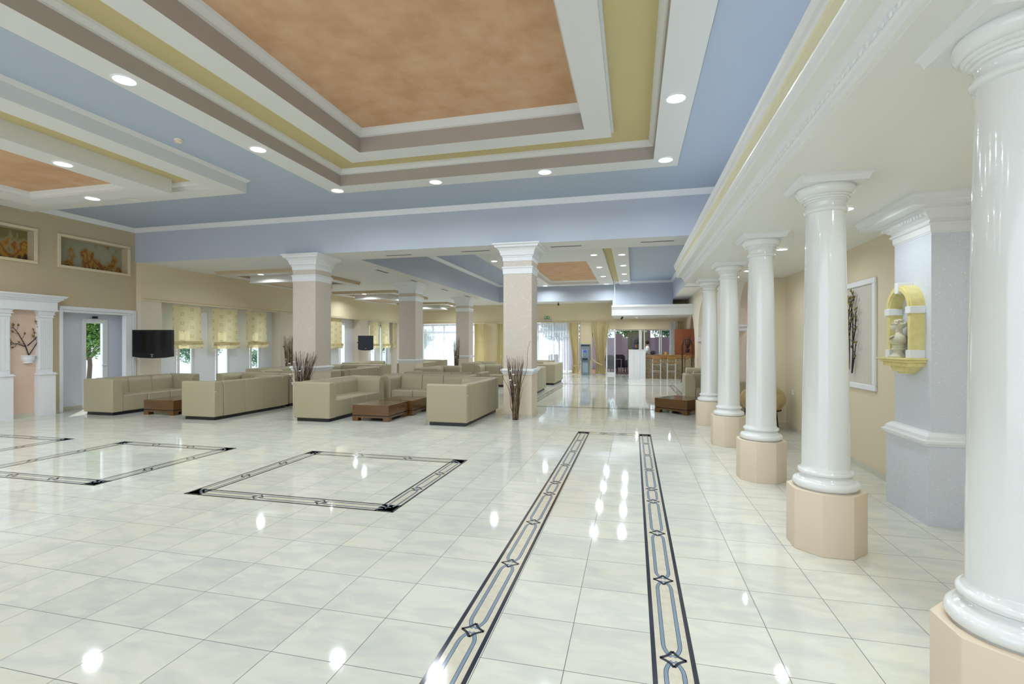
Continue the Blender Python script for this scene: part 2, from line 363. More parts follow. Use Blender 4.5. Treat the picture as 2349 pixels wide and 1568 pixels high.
# tray over the foreground
x0, y0, x1, y1 = T1
def off(o, z, base=(-5.13, -2.0, .305, 7.88)): return (base[0]+o, base[1]+o, base[2]-o, base[3]-o, z)
b = MB()
Ls = [off(-.40, 4.44), off(-.40, 4.40), off(-.38, 4.385), off(-.38, 4.35), off(0, 4.35), off(0, 4.545), off(.018, 4.545), off(.018, 4.56), off(.035, 4.575), off(.06, 4.60), off(.075, 4.63),
      off(.58, 4.63), off(.58, 4.575), off(.61, 4.56), off(.61, 4.50), off(.97, 4.50), off(.97, 4.73), off(.99, 4.73), off(.99, 4.75), off(1.01, 4.775), off(1.045, 4.81), off(1.06, 4.84)]
b.loops(Ls, [0, 0, 0, 0, 1, 0, 0, 0, 0, 0, 2, 0, 0, 0, 0, 1, 0, 0, 0, 0, 0], True, 3)
st(b.build('trim_1', ['frame white', 'recess wall', 'yellow band', 'orange sponge'], fix=False))
b = MB()
x0, y0, x1, y1 = T2
def o2(l, r, t, z): return (x0+l, y0+l, x1-r, y1-t, z)
Ls = [o2(-.05, -.05, -.05, 4.39), o2(-.02, -.02, -.02, 4.355), o2(0, 0, 0, 4.34), o2(0, 0, 0, 4.16), o2(.4, .39, .36, 4.16), o2(.4, .39, .36, 4.205), o2(.42, .41, .38, 4.205), o2(.42, .41, .38, 4.23), o2(.46, .45, .42, 4.26), o2(.48, .47, .44, 4.29),
      o2(1.0, .98, .58, 4.29), o2(1.0, .98, .58, 4.05), o2(1.45, 1.42, .91, 4.05), o2(1.45, 1.42, .91, 4.085), o2(1.47, 1.44, .93, 4.085), o2(1.5, 1.47, .96, 4.12), o2(1.52, 1.5, .98, 4.16)]
b.loops(Ls, [0, 0, 0, 0, 0, 0, 0, 0, 0, 2, 0, 0, 0, 0, 0, 0], True, 3)
st(b.build('trim_2', ['frame white', 'recess wall', 'yellow band', 'orange sponge'], fix=False))
# tray over the far hall
b = MB()
for bx in ((-4.65, 12.6, -3.7, 22.75), (-1.47, 12.6, -.85, 22.75), (-.6, 12.6, -.13, 22.75)): b.box(bx[0], bx[1], 4.2, bx[2], bx[3], 4.395, 0)
b.box(-3.7, 22.2, 4.2, -1.47, 22.75, 4.395, 0); b.box(-3.7, 12.6, 4.2, -1.47, 16.1, 4.395, 0)
b.box(-3.7, 16.1, 4.36, -1.47, 22.2, 4.395, 3)
b.box(-.85, 12.6, 4.34, -.6, 22.75, 4.395, 2)
b.loops([(-3.7, 16.1, -1.47, 22.2, 4.30), (-3.66, 16.14, -1.51, 22.16, 4.30), (-3.6, 16.2, -1.57, 22.1, 4.36)], [0, 0])
st(b.build('trim_3', ['frame white', 'recess wall', 'yellow band', 'orange sponge'], fix=False))
# beam, upstand walls round the raised ceiling, crown mouldings
b = MB()
b.box(XL-.3, YB-.006, ZS, XO, YB, ZC, 0); b.box(XL-.3, YB, ZS+.05, XO, YB+.2, ZC, 0)
for q in ((-6.4, 10.65, -6.394, 23.3), (XO-.006, 10.65, XO, 23.3), (-6.394, 10.65, XO-.006, 10.656), (-6.394, 23.294, XO-.006, 23.3)): b.box(q[0], q[1], ZS, q[2], q[3], ZC, 0)
for q in ((-6.6, 10.45, -6.4, 23.5), (XO, 10.45, XO+.15, 23.5), (-6.4, 10.45, XO, 10.65), (-6.4, 23.3, XO, 23.5)): b.box(q[0], q[1], ZS+.05, q[2], q[3], ZC+.05, 0)
b.box(-.93, 23.284, 3.05, XO, 23.294, ZS, 0); b.box(XO-.01, 22.2, 3.05, XO, 23.28, ZS, 0) if 0 else None
st(b.build('trim_4', ['beam lilac']))
b = MB()
def crown(b, x0, y0, x1, y1): b.loops([(x0, y0, x1, y1, ZC-.10), (x0+.02, y0+.02, x1-.02, y1-.02, ZC-.095), (x0+.03, y0+.03, x1-.03, y1-.03, ZC-.07), (x0+.08, y0+.08, x1-.08, y1-.08, ZC-.02), (x0+.095, y0+.095, x1-.095, y1-.095, ZC)], [0]*4)
crown(b, XL, YN, XO, YB); crown(b, -6.4, 10.65, XO, 23.3)
st(b.build('trim_5', ['white paint'], fix=False))
# entablature over the round columns
b = MB()
E0, E1 = YN, 10.33
front = [(XO, 3.06), (.785, 3.06), (.79, 3.035), (.803, 3.02), (.808, 2.985), (.818, 2.97)]
yel = [(.818, 2.97), (.832, 2.965), (.836, 2.885), (.822, 2.873)]
mid = [(.822, 2.873), (.822, 2.860), (.838, 2.850), (.848, 2.828), (.858, 2.822)]
fr = [(.858, 2.822), (.935, 2.822)]
bed = [(.935, 2.822), (.945, 2.805), (.957, 2.79), (.968, 2.785), (.972, 2.762), (.984, 2.752), (.992, 2.728), (1.006, 2.722), (1.01, 2.712), (1.022, 2.708)]
for pr, mi in ((front, 0), (yel, 1), (mid, 0), (fr, 2), (bed, 0)):
    for i in range(len(pr)-1): b.quad((pr[i][0], E0, pr[i][1]), (pr[i+1][0], E0, pr[i+1][1]), (pr[i+1][0], E1, pr[i+1][1]), (pr[i][0], E1, pr[i][1]), mi)
loop = front+yel[1:]+mid[1:]+fr[1:]+bed[1:]+[(XO, 2.708)]
b.add([(p[0], E1, p[1]) for p in loop], [tuple(range(len(loop)))], 2)
for k in range(150):      # egg and dart run on the bed mould
    y = .6+k*.064
    b.ball((.968, y, 2.776), .0135, 8, 5, 0, (.6, 1.3, 1.1)); b.box(.962, y+.029, 2.766, .974, y+.034, 2.788, 0)
st(b.build('trim_6', ['white paint', 'cornice glow yellow', 'aisle ceiling'], fix=False))
# bulkhead wall above the entablature
b = MB(); b.box(XO, YN, ZA+.04, XO+.15, 10.45, ZC, 0); b.box(XO, YB, 2.71, XA+.1, YB+.02, ZS, 0)
st(b.build('wall_bulkhead', ['beam lilac']))

# low trays in the lounge ceiling
for k, (ya, yb) in enumerate(((11.4, 14.5), (16.9, 20.0), (22.3, 24.5))):
    b = MB(); xa, xb = -11.4, -8.7
    R = lambda o, z: (xa+o, ya+o, xb-o, yb-o, z)
    b.loops([R(0, 3.545), R(.0, 3.5), R(.02, 3.49), R(.02, 3.44), R(.38, 3.44), R(.38, 3.50), R(.62, 3.50), R(.62, 3.30), R(.60, 3.285), R(.60, 3.27), R(.82, 3.27), R(.82, 3.29), R(.86, 3.31)], [1, 1, 1, 0, 2, 2, 0, 0, 0, 0, 0, 2], True, 3)
    st(b.build('trim_%d' % (7+k), ['frame white', 'wall beige', 'wall beige', 'pink sponge'], fix=False))

# ------------------------------------------------------------------ walls
def wall_grid(b, axis, pos, th, a0, a1, z0, z1, holes, mi=0):
    As = sorted({a0, a1, *[h[0] for h in holes], *[h[1] for h in holes]}); Zs = sorted({z0, z1, *[h[2] for h in holes], *[h[3] for h in holes]})
    for i in range(len(As)-1):
        for j in range(len(Zs)-1):
            ca, cz = (As[i]+As[i+1])/2, (Zs[j]+Zs[j+1])/2
            if any(h[0] < ca < h[1] and h[2] < cz < h[3] for h in holes): continue
            if axis == 'x': b.box(pos, As[i], Zs[j], pos+th, As[i+1], Zs[j+1], mi)
            else: b.box(As[i], pos, Zs[j], As[i+1], pos+th, Zs[j+1], mi)
ydoor0, ydoor1 = yl(143, XL), yl(303, XL)
pic = [(yl(138, XL), yl(292, XL), 3.24, 3.86), (yl(138, XL)-3.1, yl(77, XL), 3.24, 3.86)]
PD = .18
b = MB(); wall_grid(b, 'x', XL, -.12, YN, YB+.05, 0, ZC, [(ydoor0, ydoor1, 0, 2.26)]+pic)
for p in [(q[0]+.002, q[1]-.002, q[2]+.002, q[3]-.002) for q in pic]:      # reveals of the two recesses
    b.quad((XL, p[1], p[2]), (XL-PD, p[1], p[2]), (XL-PD, p[1], p[3]), (XL, p[1], p[3])); b.quad((XL, p[0], p[2]), (XL-PD, p[0], p[2]), (XL-PD, p[0], p[3]), (XL, p[0], p[3]))
    b.quad((XL, p[0], p[2]), (XL-PD, p[0], p[2]), (XL-PD, p[1], p[2]), (XL, p[1], p[2])); b.quad((XL, p[0], p[3]), (XL-PD, p[0], p[3]), (XL-PD, p[1], p[3]), (XL, p[1], p[3]))
st(b.build('wall_left', ['wall beige'], fix=False))
# frames round the picture recesses
b = MB()
for p in pic:
    for q in ((p[0]-.06, p[2]-.06, p[1]+.06, p[2]), (p[0]-.06, p[3], p[1]+.06, p[3]+.06), (p[0]-.06, p[2], p[0], p[3]), (p[1], p[2], p[1]+.06, p[3])): b.box(XL, q[0], q[1], XL+.035, q[2], q[3])
st(b.build('trim_10', ['wall light beige'], bevel=.008))
for p, m_, lb in ((pic[0], 'picture pale', 'mural panel of draped figures on pale ground, recessed above the grey door'), (pic[1], 'picture dark', 'darker mural panel of figures and rocks, cut off by the left edge')):
    o = tag(MB().box(XL-PD-.02, p[0], p[2], XL-PD+.004, p[1], p[3]).build('mural_panel', m_), lb, 'painting', 'murals in the wall recesses')
# door niche
Xd = XL-.32
b = MB(); yd0, yd1 = yl(187, Xd), yl(246, Xd)
wall_grid(b, 'x', Xd, -.1, ydoor0-.1, ydoor1+.15, 0, 2.35, [(yd0, yd1, 0, 2.10)])
b.box(Xd, ydoor0-.1, 0, XL-.12, ydoor0, 2.35); b.box(Xd, ydoor1, 0, XL-.12, ydoor1+.1, 2.35); b.box(Xd, ydoor0, 2.26, XL-.12, ydoor1, 2.35)
st(b.build('wall_niche', ['grey plaster']))
b = MB()
for y0_, y1_, z0_, z1_ in ((ydoor0-.07, ydoor0, 0, 2.26), (ydoor1, ydoor1+.09, 0, 2.26), (ydoor0-.07, ydoor1+.09, 2.26, 2.34)): b.box(XL, y0_, z0_, XL+.03, y1_, z1_)
b.box(XL-.12, ydoor1-.16, 0, XL+.012, ydoor1-.001, 2.209); b.box(XL-.12, ydoor0+.001, 2.21, XL+.012, ydoor1-.001, 2.259)
st(b.build('trim_11', ['white paint'], bevel=.006))
D = st(empty('door_1', (Xd, (yd0+yd1)/2, 0))); 
b = MB(); hw = (yd1-yd0)/2
for q in ((-hw, 0, -hw+.09, 2.1), (hw-.12, 0, hw, 2.1), (-hw+.09, 2.0, hw-.12, 2.1), (-hw+.09, 0, hw-.12, .12)): b.box(-.06, q[0], q[1], .02, q[2], q[3])
b.build('door_frame', 'white paint', D, bevel=.006); MB().box(-.03, -hw+.08, .1, -.024, hw-.1, 2.02).build('glass_pane', 'window glass', D)
b = MB(); b.box(.02, -.07, 2.11, .06, .03, 2.16); b.build('door_closer', 'black plastic', D)
b = MB(); b.tube([(.02, hw-.06, 1.0), (.07, hw-.06, 1.0), (.07, hw-.18, 1.0)], .01); b.build('door_handle', 'aluminium', D)
# window wall: header, piers and recessed bays
bays = [(yl(370, XW), yl(644, XW)), (yl(672, XW), yl(826, XW)), (yl(844, XW), 23.6)]
pier = [(YB+.02, bays[0][0]), (bays[0][1], bays[1][0]), (bays[1][1], bays[2][0]), (bays[2][1], YF)]
b = MB(); b.box(XW, YB+.02, 2.62, XW-.5, YF, ZS, 0)
for a, c_ in pier: b.box(XW, a, 0, XW-.5, c_, 2.62, 1)
st(b.build('wall_windows', ['wall light beige', 'wall cream']))
b = MB(); b.box(XW, YB+.02, 2.60, XW+.03, YF, 2.64); b.box(XW, YB+.02, 2.655, XW+.018, YF, 2.68)
st(b.build('trim_12', ['wall light beige']))
XBk = XW-.36
wins = [(yl(402, XBk), yl(446, XBk)), (yl(491, XBk), yl(527, XBk)), (yl(570, XBk), yl(598, XBk))]
off1 = bays[1][0]-bays[0][0]
wins2 = [(a+off1, c_+off1) for a, c_ in wins]
wins3 = [(yl(846, XBk)+.02, yl(861, XBk)), (yl(874, XBk), yl(888, XBk)), (yl(897, XBk), yl(908, XBk)), (22.3, 23.2)]
allw = [w for w in wins+wins2+wins3 if w[1] > w[0]]
b = MB(); wall_grid(b, 'x', XBk, -.12, YB, YF, 0, 2.62, [(a, c_, .35, 2.45) for a, c_ in allw])
st(b.build('wall_bays', ['bay white']))
for i, (a, c_) in enumerate(allw):
    Wd = st(empty('window_%d' % (i+1), (XBk-.04, (a+c_)/2, .35))); h = (c_-a)/2; b = MB()
    for q in ((-h, 0, -h+.06, 2.1), (h-.06, 0, h, 2.1), (-h+.06, 2.04, h-.06, 2.1), (-h+.06, 0, h-.06, .06)): b.box(-.05, q[0], q[1], .02, q[2], q[3])
    b.build('window_frame', 'white paint', Wd)
    b = MB()   # sash opened a little into the room
    for q in ((-h+.07, .07, -h+.12, 2.03), (h-.12, .07, h-.07, 2.03), (-h+.12, 1.98, h-.12, 2.03), (-h+.12, .07, h-.12, .12)): b.box(.02, q[0], q[1], .06, q[2], q[3])
    b.build('sash', 'white paint', Wd); MB().box(.035, -h+.1, .1, .041, h-.1, 2.0).build('glass_pane', 'window glass', Wd)

# far wall: curtained window, doors to the terrace
far_op = [(xf(968, YF), xf(1112, YF), 0, 2.6), (xf(1141, YF), xf(1331, YF), 0, 2.6), (xf(1358, YF), xf(1541, YF), 0, 2.6)]
b = MB(); wall_grid(b, 'y', YF, .25, -12.5, 5.6, 0, ZS, far_op)
b.box(xf(1396, YF), YF-.0, 2.27, far_op[2][1], YF+.25, 2.6)
st(b.build('wall_far', ['wall light beige']))
b = MB(); b.box(-12.0, YF-.03, 2.60, XA, YF, 2.63); b.box(-12.0, YF-.02, 2.645, XA, YF, 2.67); b.box(xf(1396, YF), YF-.02, 2.22, far_op[2][1], YF+.06, 2.28); st(b.build('trim_13', ['wall light beige']))
def glazing(name, x0, x1, z1, muls, trans=None):
    Wd = st(empty(name, ((x0+x1)/2, YF+.15, 0))); cx = (x0+x1)/2; b = MB()
    for x in [x0]+muls+[x1]: b.box(x-cx-.035, -.04, 0, x-cx+.035, .04, z1)
    for z in [.05, z1-.05]+([trans] if trans else []): b.box(x0-cx, -.037, z-.05, x1-cx, .037, z+.049)
    b.build('window_frame', 'white paint', Wd); MB().box(x0-cx, -.004, 0, x1-cx, .004, z1).build('glass_pane', 'window glass', Wd)
glazing('window_20', far_op[0][0], far_op[0][1], 2.58, [xf(991, YF), xf(1017, YF), xf(1050, YF), xf(1076, YF)], 2.13)
glazing('window_21', far_op[1][0], far_op[1][1], 2.58, [xf(1180, YF), xf(1233, YF), xf(1268, YF), xf(1300, YF)], 2.13)
# sliding door: one leaf drawn shut, the rest open
Dd = st(empty('door_2', (xf(1401, YF), YF-.08, 0))); b = MB(); hw = (xf(1412, YF)-xf(1390, YF))/2
for q in ((-hw, 0, -hw+.07, 2.2), (hw-.06, 0, hw, 2.2), (-hw+.07, 2.1, hw-.06, 2.2), (-hw+.07, 0, hw-.06, .12)): b.box(q[0], -.03, q[1], q[2], .03, q[3])
b.build('door_frame', 'white paint', Dd); MB().box(-hw+.05, -.005, .1, hw-.05, .005, 2.12).build('glass_pane', 'window glass', Dd)
b = MB()
for px, w_ in ((1469, .14), (1478, .05), (1513, .06), (1517, .04), (1538, .08)): x = xf(px, YF+.1); b.box(x-w_/2, YF+.05, 0, x+w_/2, YF+.21, 2.255)
b.box(xf(1412, YF), YF+.081, 2.16, far_op[2][1], YF+.2, 2.25)
st(b.build('door_3', ['frame white']))

# aisle: right wall, alcove end, arcade wall
b = MB(); b.box(XR, YN, 0, XR+.12, 9.97, ZA+.1); b.box(XA, 9.85, 0, XR+.1, 9.97, ZA+.1); st(b.build('wall_right', ['wall warm']))
def arcade(b, x, th, y0, y1, zt, ops, mi=0):
    e = y0
    for (a, c_, zs) in ops:
        if a > e: b.box(x, e, 0, x+th, a, zt, mi)
        r = (c_-a)/2; yc = (a+c_)/2; n = 24
        for k in range(n):
            ya, yb = a+(c_-a)*k/n, a+(c_-a)*(k+1)/n; za = zs+math.sqrt(max(r*r-(ya-yc)**2, 0)); zb = zs+math.sqrt(max(r*r-(yb-yc)**2, 0))
            b.add([(x, ya, za), (x, yb, zb), (x, yb, zt), (x, ya, zt), (x+th, ya, za), (x+th, yb, zb), (x+th, yb, zt), (x+th, ya, zt)], [(0, 1, 2, 3), (4, 5, 6, 7), (0, 1, 5, 4), (2, 3, 7, 6)], mi)
        e = c_
    b.box(x, e, 0, x+th, y1, zt, mi)
arch = [(10.7, 12.65, 1.95), (17.6, 20.2, 1.75), (21.2, 24.76, 1.1)]
b = MB(); arcade(b, XA, .14, 9.97, YF, ZS, arch); st(b.build('wall_arcade', ['wall cream'], fix=False))
b = MB()
for a, c_, zs in arch[:2]:
    for y_ in (a, c_): b.box(XA-.04, y_-.1, zs-.14, XA+.18, y_+.06, zs-.1); b.box(XA-.03, y_-.09, zs-.1, XA+.17, y_+.05, zs-.04); b.box(XA-.05, y_-.11, zs-.04, XA+.19, y_+.07, zs)
st(b.build('trim_14', ['white paint'], bevel=.006))
b = MB(); b.box(5.5, 9.9, 0, 5.6, YF, 3.1); b.box(XA+.14, 9.97, 0, 5.5, 10.05, 3.1, 0); b.box(XA+.14, 16.0, 0, 5.5, 16.1, 3.1, 0); st(b.build('wall_side_room', ['pink room']))

# skirtings
def skirt(name, segs):
    b = MB()
    for x0_, y0_, x1_, y1_ in segs:
        L = math.hypot(x1_-x0_, y1_-y0_); n = max(1, int(L/.33)); ux, uy = (x1_-x0_)/L, (y1_-y0_)/L; nx, ny = -uy*.012, ux*.012
        for k in range(n):
            a, c_ = L*k/n+.002, L*(k+1)/n-.002
            b.box(min(x0_+ux*a, x0_+ux*c_, x0_+ux*a+nx, x0_+ux*c_+nx), min(y0_+uy*a, y0_+uy*c_, y0_+uy*a+ny, y0_+uy*c_+ny), 0, max(x0_+ux*a, x0_+ux*c_, x0_+ux*a+nx, x0_+ux*c_+nx), max(y0_+uy*a, y0_+uy*c_, y0_+uy*a+ny, y0_+uy*c_+ny), .075)
    return st(b.build(name, ['skirting tile']))
skirt('baseboard_right', [(XR, YN, XR, 4.76), (XR, 5.46, XR, 9.84), (XR-.01, 9.85, XA, 9.85)])
skirt('baseboard_left', [(XL, 9.7, XL, ydoor1+.1), (XL, ydoor0-.08, XL, YN)]); skirt('baseboard_niche', [(Xd, ydoor1, Xd, yd1+.01), (Xd, yd0, Xd, ydoor0)])
skirt('baseboard_windows', [(XW, YF, XW, bays[2][1]), (XW, bays[2][0], XW, bays[1][1]), (XW, bays[1][0], XW, bays[0][1]), (XW, bays[0][0], XW, YB+.03)])

# ------------------------------------------------------------------ square pillars
PX0, PX1 = -2.583, -1.99
def square_pillar(x0, y0, w=.59, label=''):
    T = tag(empty('square_pillar', (x0+w/2, y0+w/2, 0)), label, 'pillar', 'square pillars of the lounge'); h = w/2
    def sq(o, z): return (-h-o, -h-o, h+o, h+o, z)
    MB().box(-h, -h, 0, h, h, .90).build('pedestal', 'plinth cream', T)
    MB().box(-h, -h, .99, h, h, 3.30).build('shaft', 'pillar plaster', T)
    b = MB(); b.loops([sq(0, .88), sq(.012, .885), sq(.012, .905), sq(.028, .912), sq(.03, .935), sq(.05, .95), sq(.055, .975), sq(.05, .985), sq(.03, .995), sq(0, 1.0)], [0]*9); b.build('dado_moulding', 'white paint', T, fix=False)
    b = MB(); b.loops([sq(0, 2.93), sq(.01, 2.935), sq(.012, 3.04), sq(.022, 3.05), sq(.03, 3.065), sq(.03, 3.08), sq(0, 3.085)], [0]*6); b.build('neck_band', 'white paint', T, fix=False)
    b = MB(); b.loops([sq(0, 3.19), sq(.012, 3.195), sq(.014, 3.27), sq(.025, 3.275), sq(.03, 3.30), sq(.05, 3.31), sq(.055, 3.34), sq(.075, 3.40), sq(.11, 3.445), sq(.15, 3.465), sq(.16, 3.495), sq(.19, 3.52), sq(.19, 3.54)], [0]*12, True); b.build('capital', 'white paint', T, fix=False)
    b = MB(); 
    for s in (-1, 1):
        for k in range(5):
            c_ = -h+w*(k+.5)/5; q = w/10-.002
            b.box(c_-q, s*h, 0, c_+q, s*(h+.012), .075); b.box(s*h, c_-q, 0, s*(h+.012), c_+q, .075)
    b.build('skirting', 'skirting tile', T); return T
square_pillar(PX0, 9.75, label='nearest square plastered pillar, standing alone beside the central walkway with a twig bundle before it')
square_pillar(-7.58, 9.75, label='square plastered pillar behind the front sofas, left of the walkway pillar')
square_pillar(-7.58, 15.02, label='square pillar in the middle of the lounge, second of the row going back')
square_pillar(-7.58, 20.45, label='farthest square pillar of the lounge, before the curtained far window')

# ------------------------------------------------------------------ round columns
def column_parts(T):
    s8 = .2375/math.cos(PI/8)
    octo = [(s8*math.cos(PI/8+k*PI/4), s8*math.sin(PI/8+k*PI/4)) for k in range(8)]
    MB().prism(octo, 'z', 0, .44).build('octagonal_plinth', 'plinth cream', T, bevel=.004)
    pr = [(.2, .44)]+[(.190+.027*math.cos(-PI/2+PI*k/8), .475+.032*math.sin(-PI/2+PI*k/8)) for k in range(9)]+[(.186, .512), (.172, .520), (.166, .532), (.170, .540)]+[(.166+.017*math.cos(-PI/2+PI*k/8), .560+.018*math.sin(-PI/2+PI*k/8)) for k in range(9)]+[(.164, .582), (.157, .590), (.155, .60)]
    MB().lathe(pr, seg=64).build('base_moulding', 'glossy white', T)
    sh = [(.155-.0305*((k/14)**1.35), .60+(2.475-.60)*k/14) for k in range(15)]
    MB().lathe(sh, seg=64).build('shaft', 'glossy white', T)
    cp = [(.125, 2.465), (.138, 2.472), (.144, 2.484), (.138, 2.497), (.127, 2.502), (.126, 2.535), (.128, 2.541), (.137, 2.545), (.141, 2.552), (.139, 2.557), (.148, 2.559), (.153, 2.567), (.150, 2.573), (.160, 2.576), (.166, 2.583), (.163, 2.588), (.176, 2.592), (.189, 2.606), (.195, 2.626), (.193, 2.642), (.185, 2.655)]
    MB().lathe(cp, seg=64).build('capital', 'glossy white', T)
    b = MB(); q = lambda w, z: (-w, -w, w, w, z)
    b.loops([q(.205, 2.652), q(.212, 2.675), q(.220, 2.69), q(.232, 2.695), q(.232, 2.71)], [0]*4); b.quad((-.205, -.205, 2.652), (.205, -.205, 2.652), (.205, .205, 2.652), (-.205, .205, 2.652)); b.build('abacus', 'white paint', T, fix=False)
CY = [2.215, 4.115, 6.02, 7.93, 9.83]
cl = ['nearest white round column, cut off by the right edge', 'second white round column from the right, fully seen in front of the framed branch panel', 'middle white round column of the row of five, before the clay urn',
      'fourth white round column counting from the right edge', 'farthest white round column of the row, beside the low wooden table']
c0 = empty('round_column', (1.39, CY[0], 0)); column_parts(c0); tag(c0, cl[0], 'column', 'white round columns along the aisle')
for y_, lb in zip(CY[1:], cl[1:]): c = copy_tree(c0); c.location = (1.39, y_, 0); c['label'] = lb

# ------------------------------------------------------------------ pilaster with niche and bust
P = tag(empty('wall_pilaster', (XR, 5.105, 0)), 'grey plastered pilaster with deep cornice on the right wall behind the columns', 'pilaster')
ph = .345
b = MB(); b.box(-.33, -ph, 0, 0, ph, .68); b.box(-.28, -ph+.05, .68, 0, ph-.05, 2.45); b.build('shaft', 'grey plaster', P)
def hw_(p, ho, z): return (-p-ho, -ph-ho, .0, ph+ho, z)
def rect3(b, prof, mi=0):   # three-sided moulding: prof of (projection from pilaster upper face, z)
    for i in range(len(prof)-1):
        (o0, z0_), (o1, z1_) = prof[i], prof[i+1]
        A = lambda o, z: [(0, -ph+.05-o, z), (-.28-o, -ph+.05-o, z), (-.28-o, ph-.05+o, z), (0, ph-.05+o, z)]
        a, c_ = A(o0, z0_), A(o1, z1_); b.add(a+c_, [(k, k+1, 4+k+1, 4+k) for k in range(3)], mi)
b = MB(); rect3(b, [(.05, .655), (.062, .66), (.062, .675), (.078, .68), (.078, .70), (.06, .71), (.055, .735), (.03, .76), (.015, .768), (0, .77)]); b.build('dado_moulding', 'white paint', P, fix=False)
b = MB(); rect3(b, [(0, 2.425), (.006, 2.43), (.006, 2.437), (.012, 2.44), (.014, 2.49), (.03, 2.498), (.034, 2.508), (.022, 2.52), (.02, 2.535), (.04, 2.545), (.048, 2.555), (.07, 2.575), (.074, 2.583), (.078, 2.60), (.10, 2.61), (.10, 2.618), (.21, 2.618), (.21, 2.64), (.225, 2.65), (.228, 2.675), (.25, 2.69), (.25, 2.71)])
for k in range(15): b.box(-.28-.085, -ph+.03+k*.047, 2.562, -.28-.06, -ph+.05+k*.047, 2.585)
b.build('capital', 'white paint', P, fix=False)
# niche
Nn = tag(empty('wall_niche_ornament', (XR-.28, 5.11, 1.38)), 'small gold painted arched niche hung on the grey pilaster', 'wall niche')
b = MB(); hwN = .205; zsp = .43; dp = -.10
def archband(b, r0, r1, x0_, x1_, mi=0, n=24, a0=0, a1=PI):
    for k in range(n):
        t0, t1 = a0+(a1-a0)*k/n, a0+(a1-a0)*(k+1)/n
        q = [(r0*math.cos(t0), zsp+r0*math.sin(t0)), (r1*math.cos(t0), zsp+r1*math.sin(t0)), (r1*math.cos(t1), zsp+r1*math.sin(t1)), (r0*math.cos(t1), zsp+r0*math.sin(t1))]
        b.prism(q, 'x', x0_, x1_, mi)
archband(b, .150, .215, dp, 0); archband(b, .165, .20, dp-.012, dp)
for s in (-1, 1): b.box(dp, s*.15, .06, 0, s*.205, zsp-.03); b.box(dp-.004, s*.16, .1, dp, s*.195, zsp-.06)
b.build('arch_frame', 'gold niche', Nn)
MB().box(dp-.02, -.028, zsp+.14, -.0, .028, zsp+.235).build('keystone', 'white paint', Nn, bevel=.003)
for s in (-1, 1):
    MB().box(dp-.015, s*.14, zsp-.045, 0, s*.222, zsp+.015).build('impost_block', 'white paint', Nn, bevel=.003); MB().box(dp-.012, s*.14, 0, 0, s*.215, .07).build('base_block', 'white paint', Nn, bevel=.003)
b = MB(); b.box(-.17, -.25, -.018, 0, .25, 0); b.box(-.155, -.235, -.04, 0, .235, -.018); b.box(-.13, -.215, -.075, 0, .215, -.04)
b.prism([(-.16, -.075), (.16, -.075), (.11, -.125), (-.11, -.125)], 'x', -.10, 0); b.prism([(-.08, -.125), (.08, -.125), (.06, -.142), (-.06, -.142)], 'x', -.08, 0); b.build('shelf', 'gold niche', Nn, bevel=.004)
# bust, in profile looking away from the camera
Bu = tag(empty('bust', (XR-.28-.085, 5.15, 1.38), 1.1), 'small pale stone bust of a woman in profile standing in the gold niche', 'bust'); Bu.scale = (1.2, 1.2, 1.12)
MB().lathe([(.060, 0), (.062, .008), (.054, .014), (.038, .024), (.028, .045), (.030, .058), (.042, .064), (.042, .072), (.036, .078), (.04, .10)], seg=28).build('socle', 'stone bust', Bu)
b = MB()
for c_, r, sc in [((0, -.004, .142), .056, (1.2, .82, .86)), ((-.060, -.012, .152), .038, (1, 1, .95)), ((.060, -.012, .152), .038, (1, 1, .95)), ((0, .014, .13), .046, (1.1, .75, .8)), ((0, -.004, .112), .042, (1.1, .8, .6)),
    ((0, -.006, .180), .032, (1.25, .9, .7)), ((0, -.006, .196), .0235, (1, 1, 1)), ((0, -.003, .210), .0225, (1, 1, 1)), ((0, .0, .224), .023, (1, 1, 1)),
    ((0, -.006, .262), .038, (.86, 1.08, 1.0)), ((0, .016, .248), .029, (.86, .9, 1.2)), ((0, .030, .226), .0125, (1, .9, .8)), ((0, .042, .252), .0075, (.7, .8, 1.6)), ((0, .045, .246), .0062, (.9, .8, .8)), ((0, .039, .267), .012, (1.5, .6, .5)), ((0, .043, .234), .0065, (1.3, .7, .5))]: b.ball(c_, r, 18, 12, 0, sc)
ob = b.build('head_and_shoulders', 'stone bust', Bu, sharp=180); md = ob.modifiers.new('remesh', 'REMESH'); md.mode = 'VOXEL'; md.voxel_size = .0032; md.use_smooth_shade = True
b = MB(); rn = random.Random(2)
for k in range(34):
    t = -1.1+4.4*rn.random(); u = rn.uniform(-1, 1); r = .041; b.ball((r*.86*math.sin(u*1.5), -.006+r*1.1*math.cos(t)*math.cos(u*1.2)*(1 if math.cos(t) < .5 else .8), .268+r*.85*abs(math.sin(t))*math.cos(u*.8)), .0105, 8, 6, 0, (1, 1.2, .8))
b.ball((0, -.012, .268), .0405, 18, 12, 0, (.9, 1.02, .93)); b.ball((0, -.056, .262), .017, 12, 8); b.ball((0, -.064, .27), .012, 10, 7); b.ball((.008, -.058, .252), .011, 10, 7); b.ball((-.008, -.06, .255), .011, 10, 7)
o_ = b.build('hair', 'stone bust', Bu, sharp=180); md = o_.modifiers.new('remesh', 'REMESH'); md.mode = 'VOXEL'; md.voxel_size = .003; md.use_smooth_shade = True
def arcpts(off, n=14): return [((-.066+off)*math.cos(PI*i/n)*1.0, .03*math.sin(PI*i/n)+.018, .175-.062*i/n+.01*math.sin(PI*i/n)) for i in range(n+1)]
b = MB()
for off, rr_ in ((0, .009), (.013, .008), (.026, .008), (-.012, .007)): b.tube(arcpts(off), [rr_*(.6+.4*math.sin(PI*i/14)) for i in range(15)], 8)
b.build('draped_sash', 'stone bust', Bu)

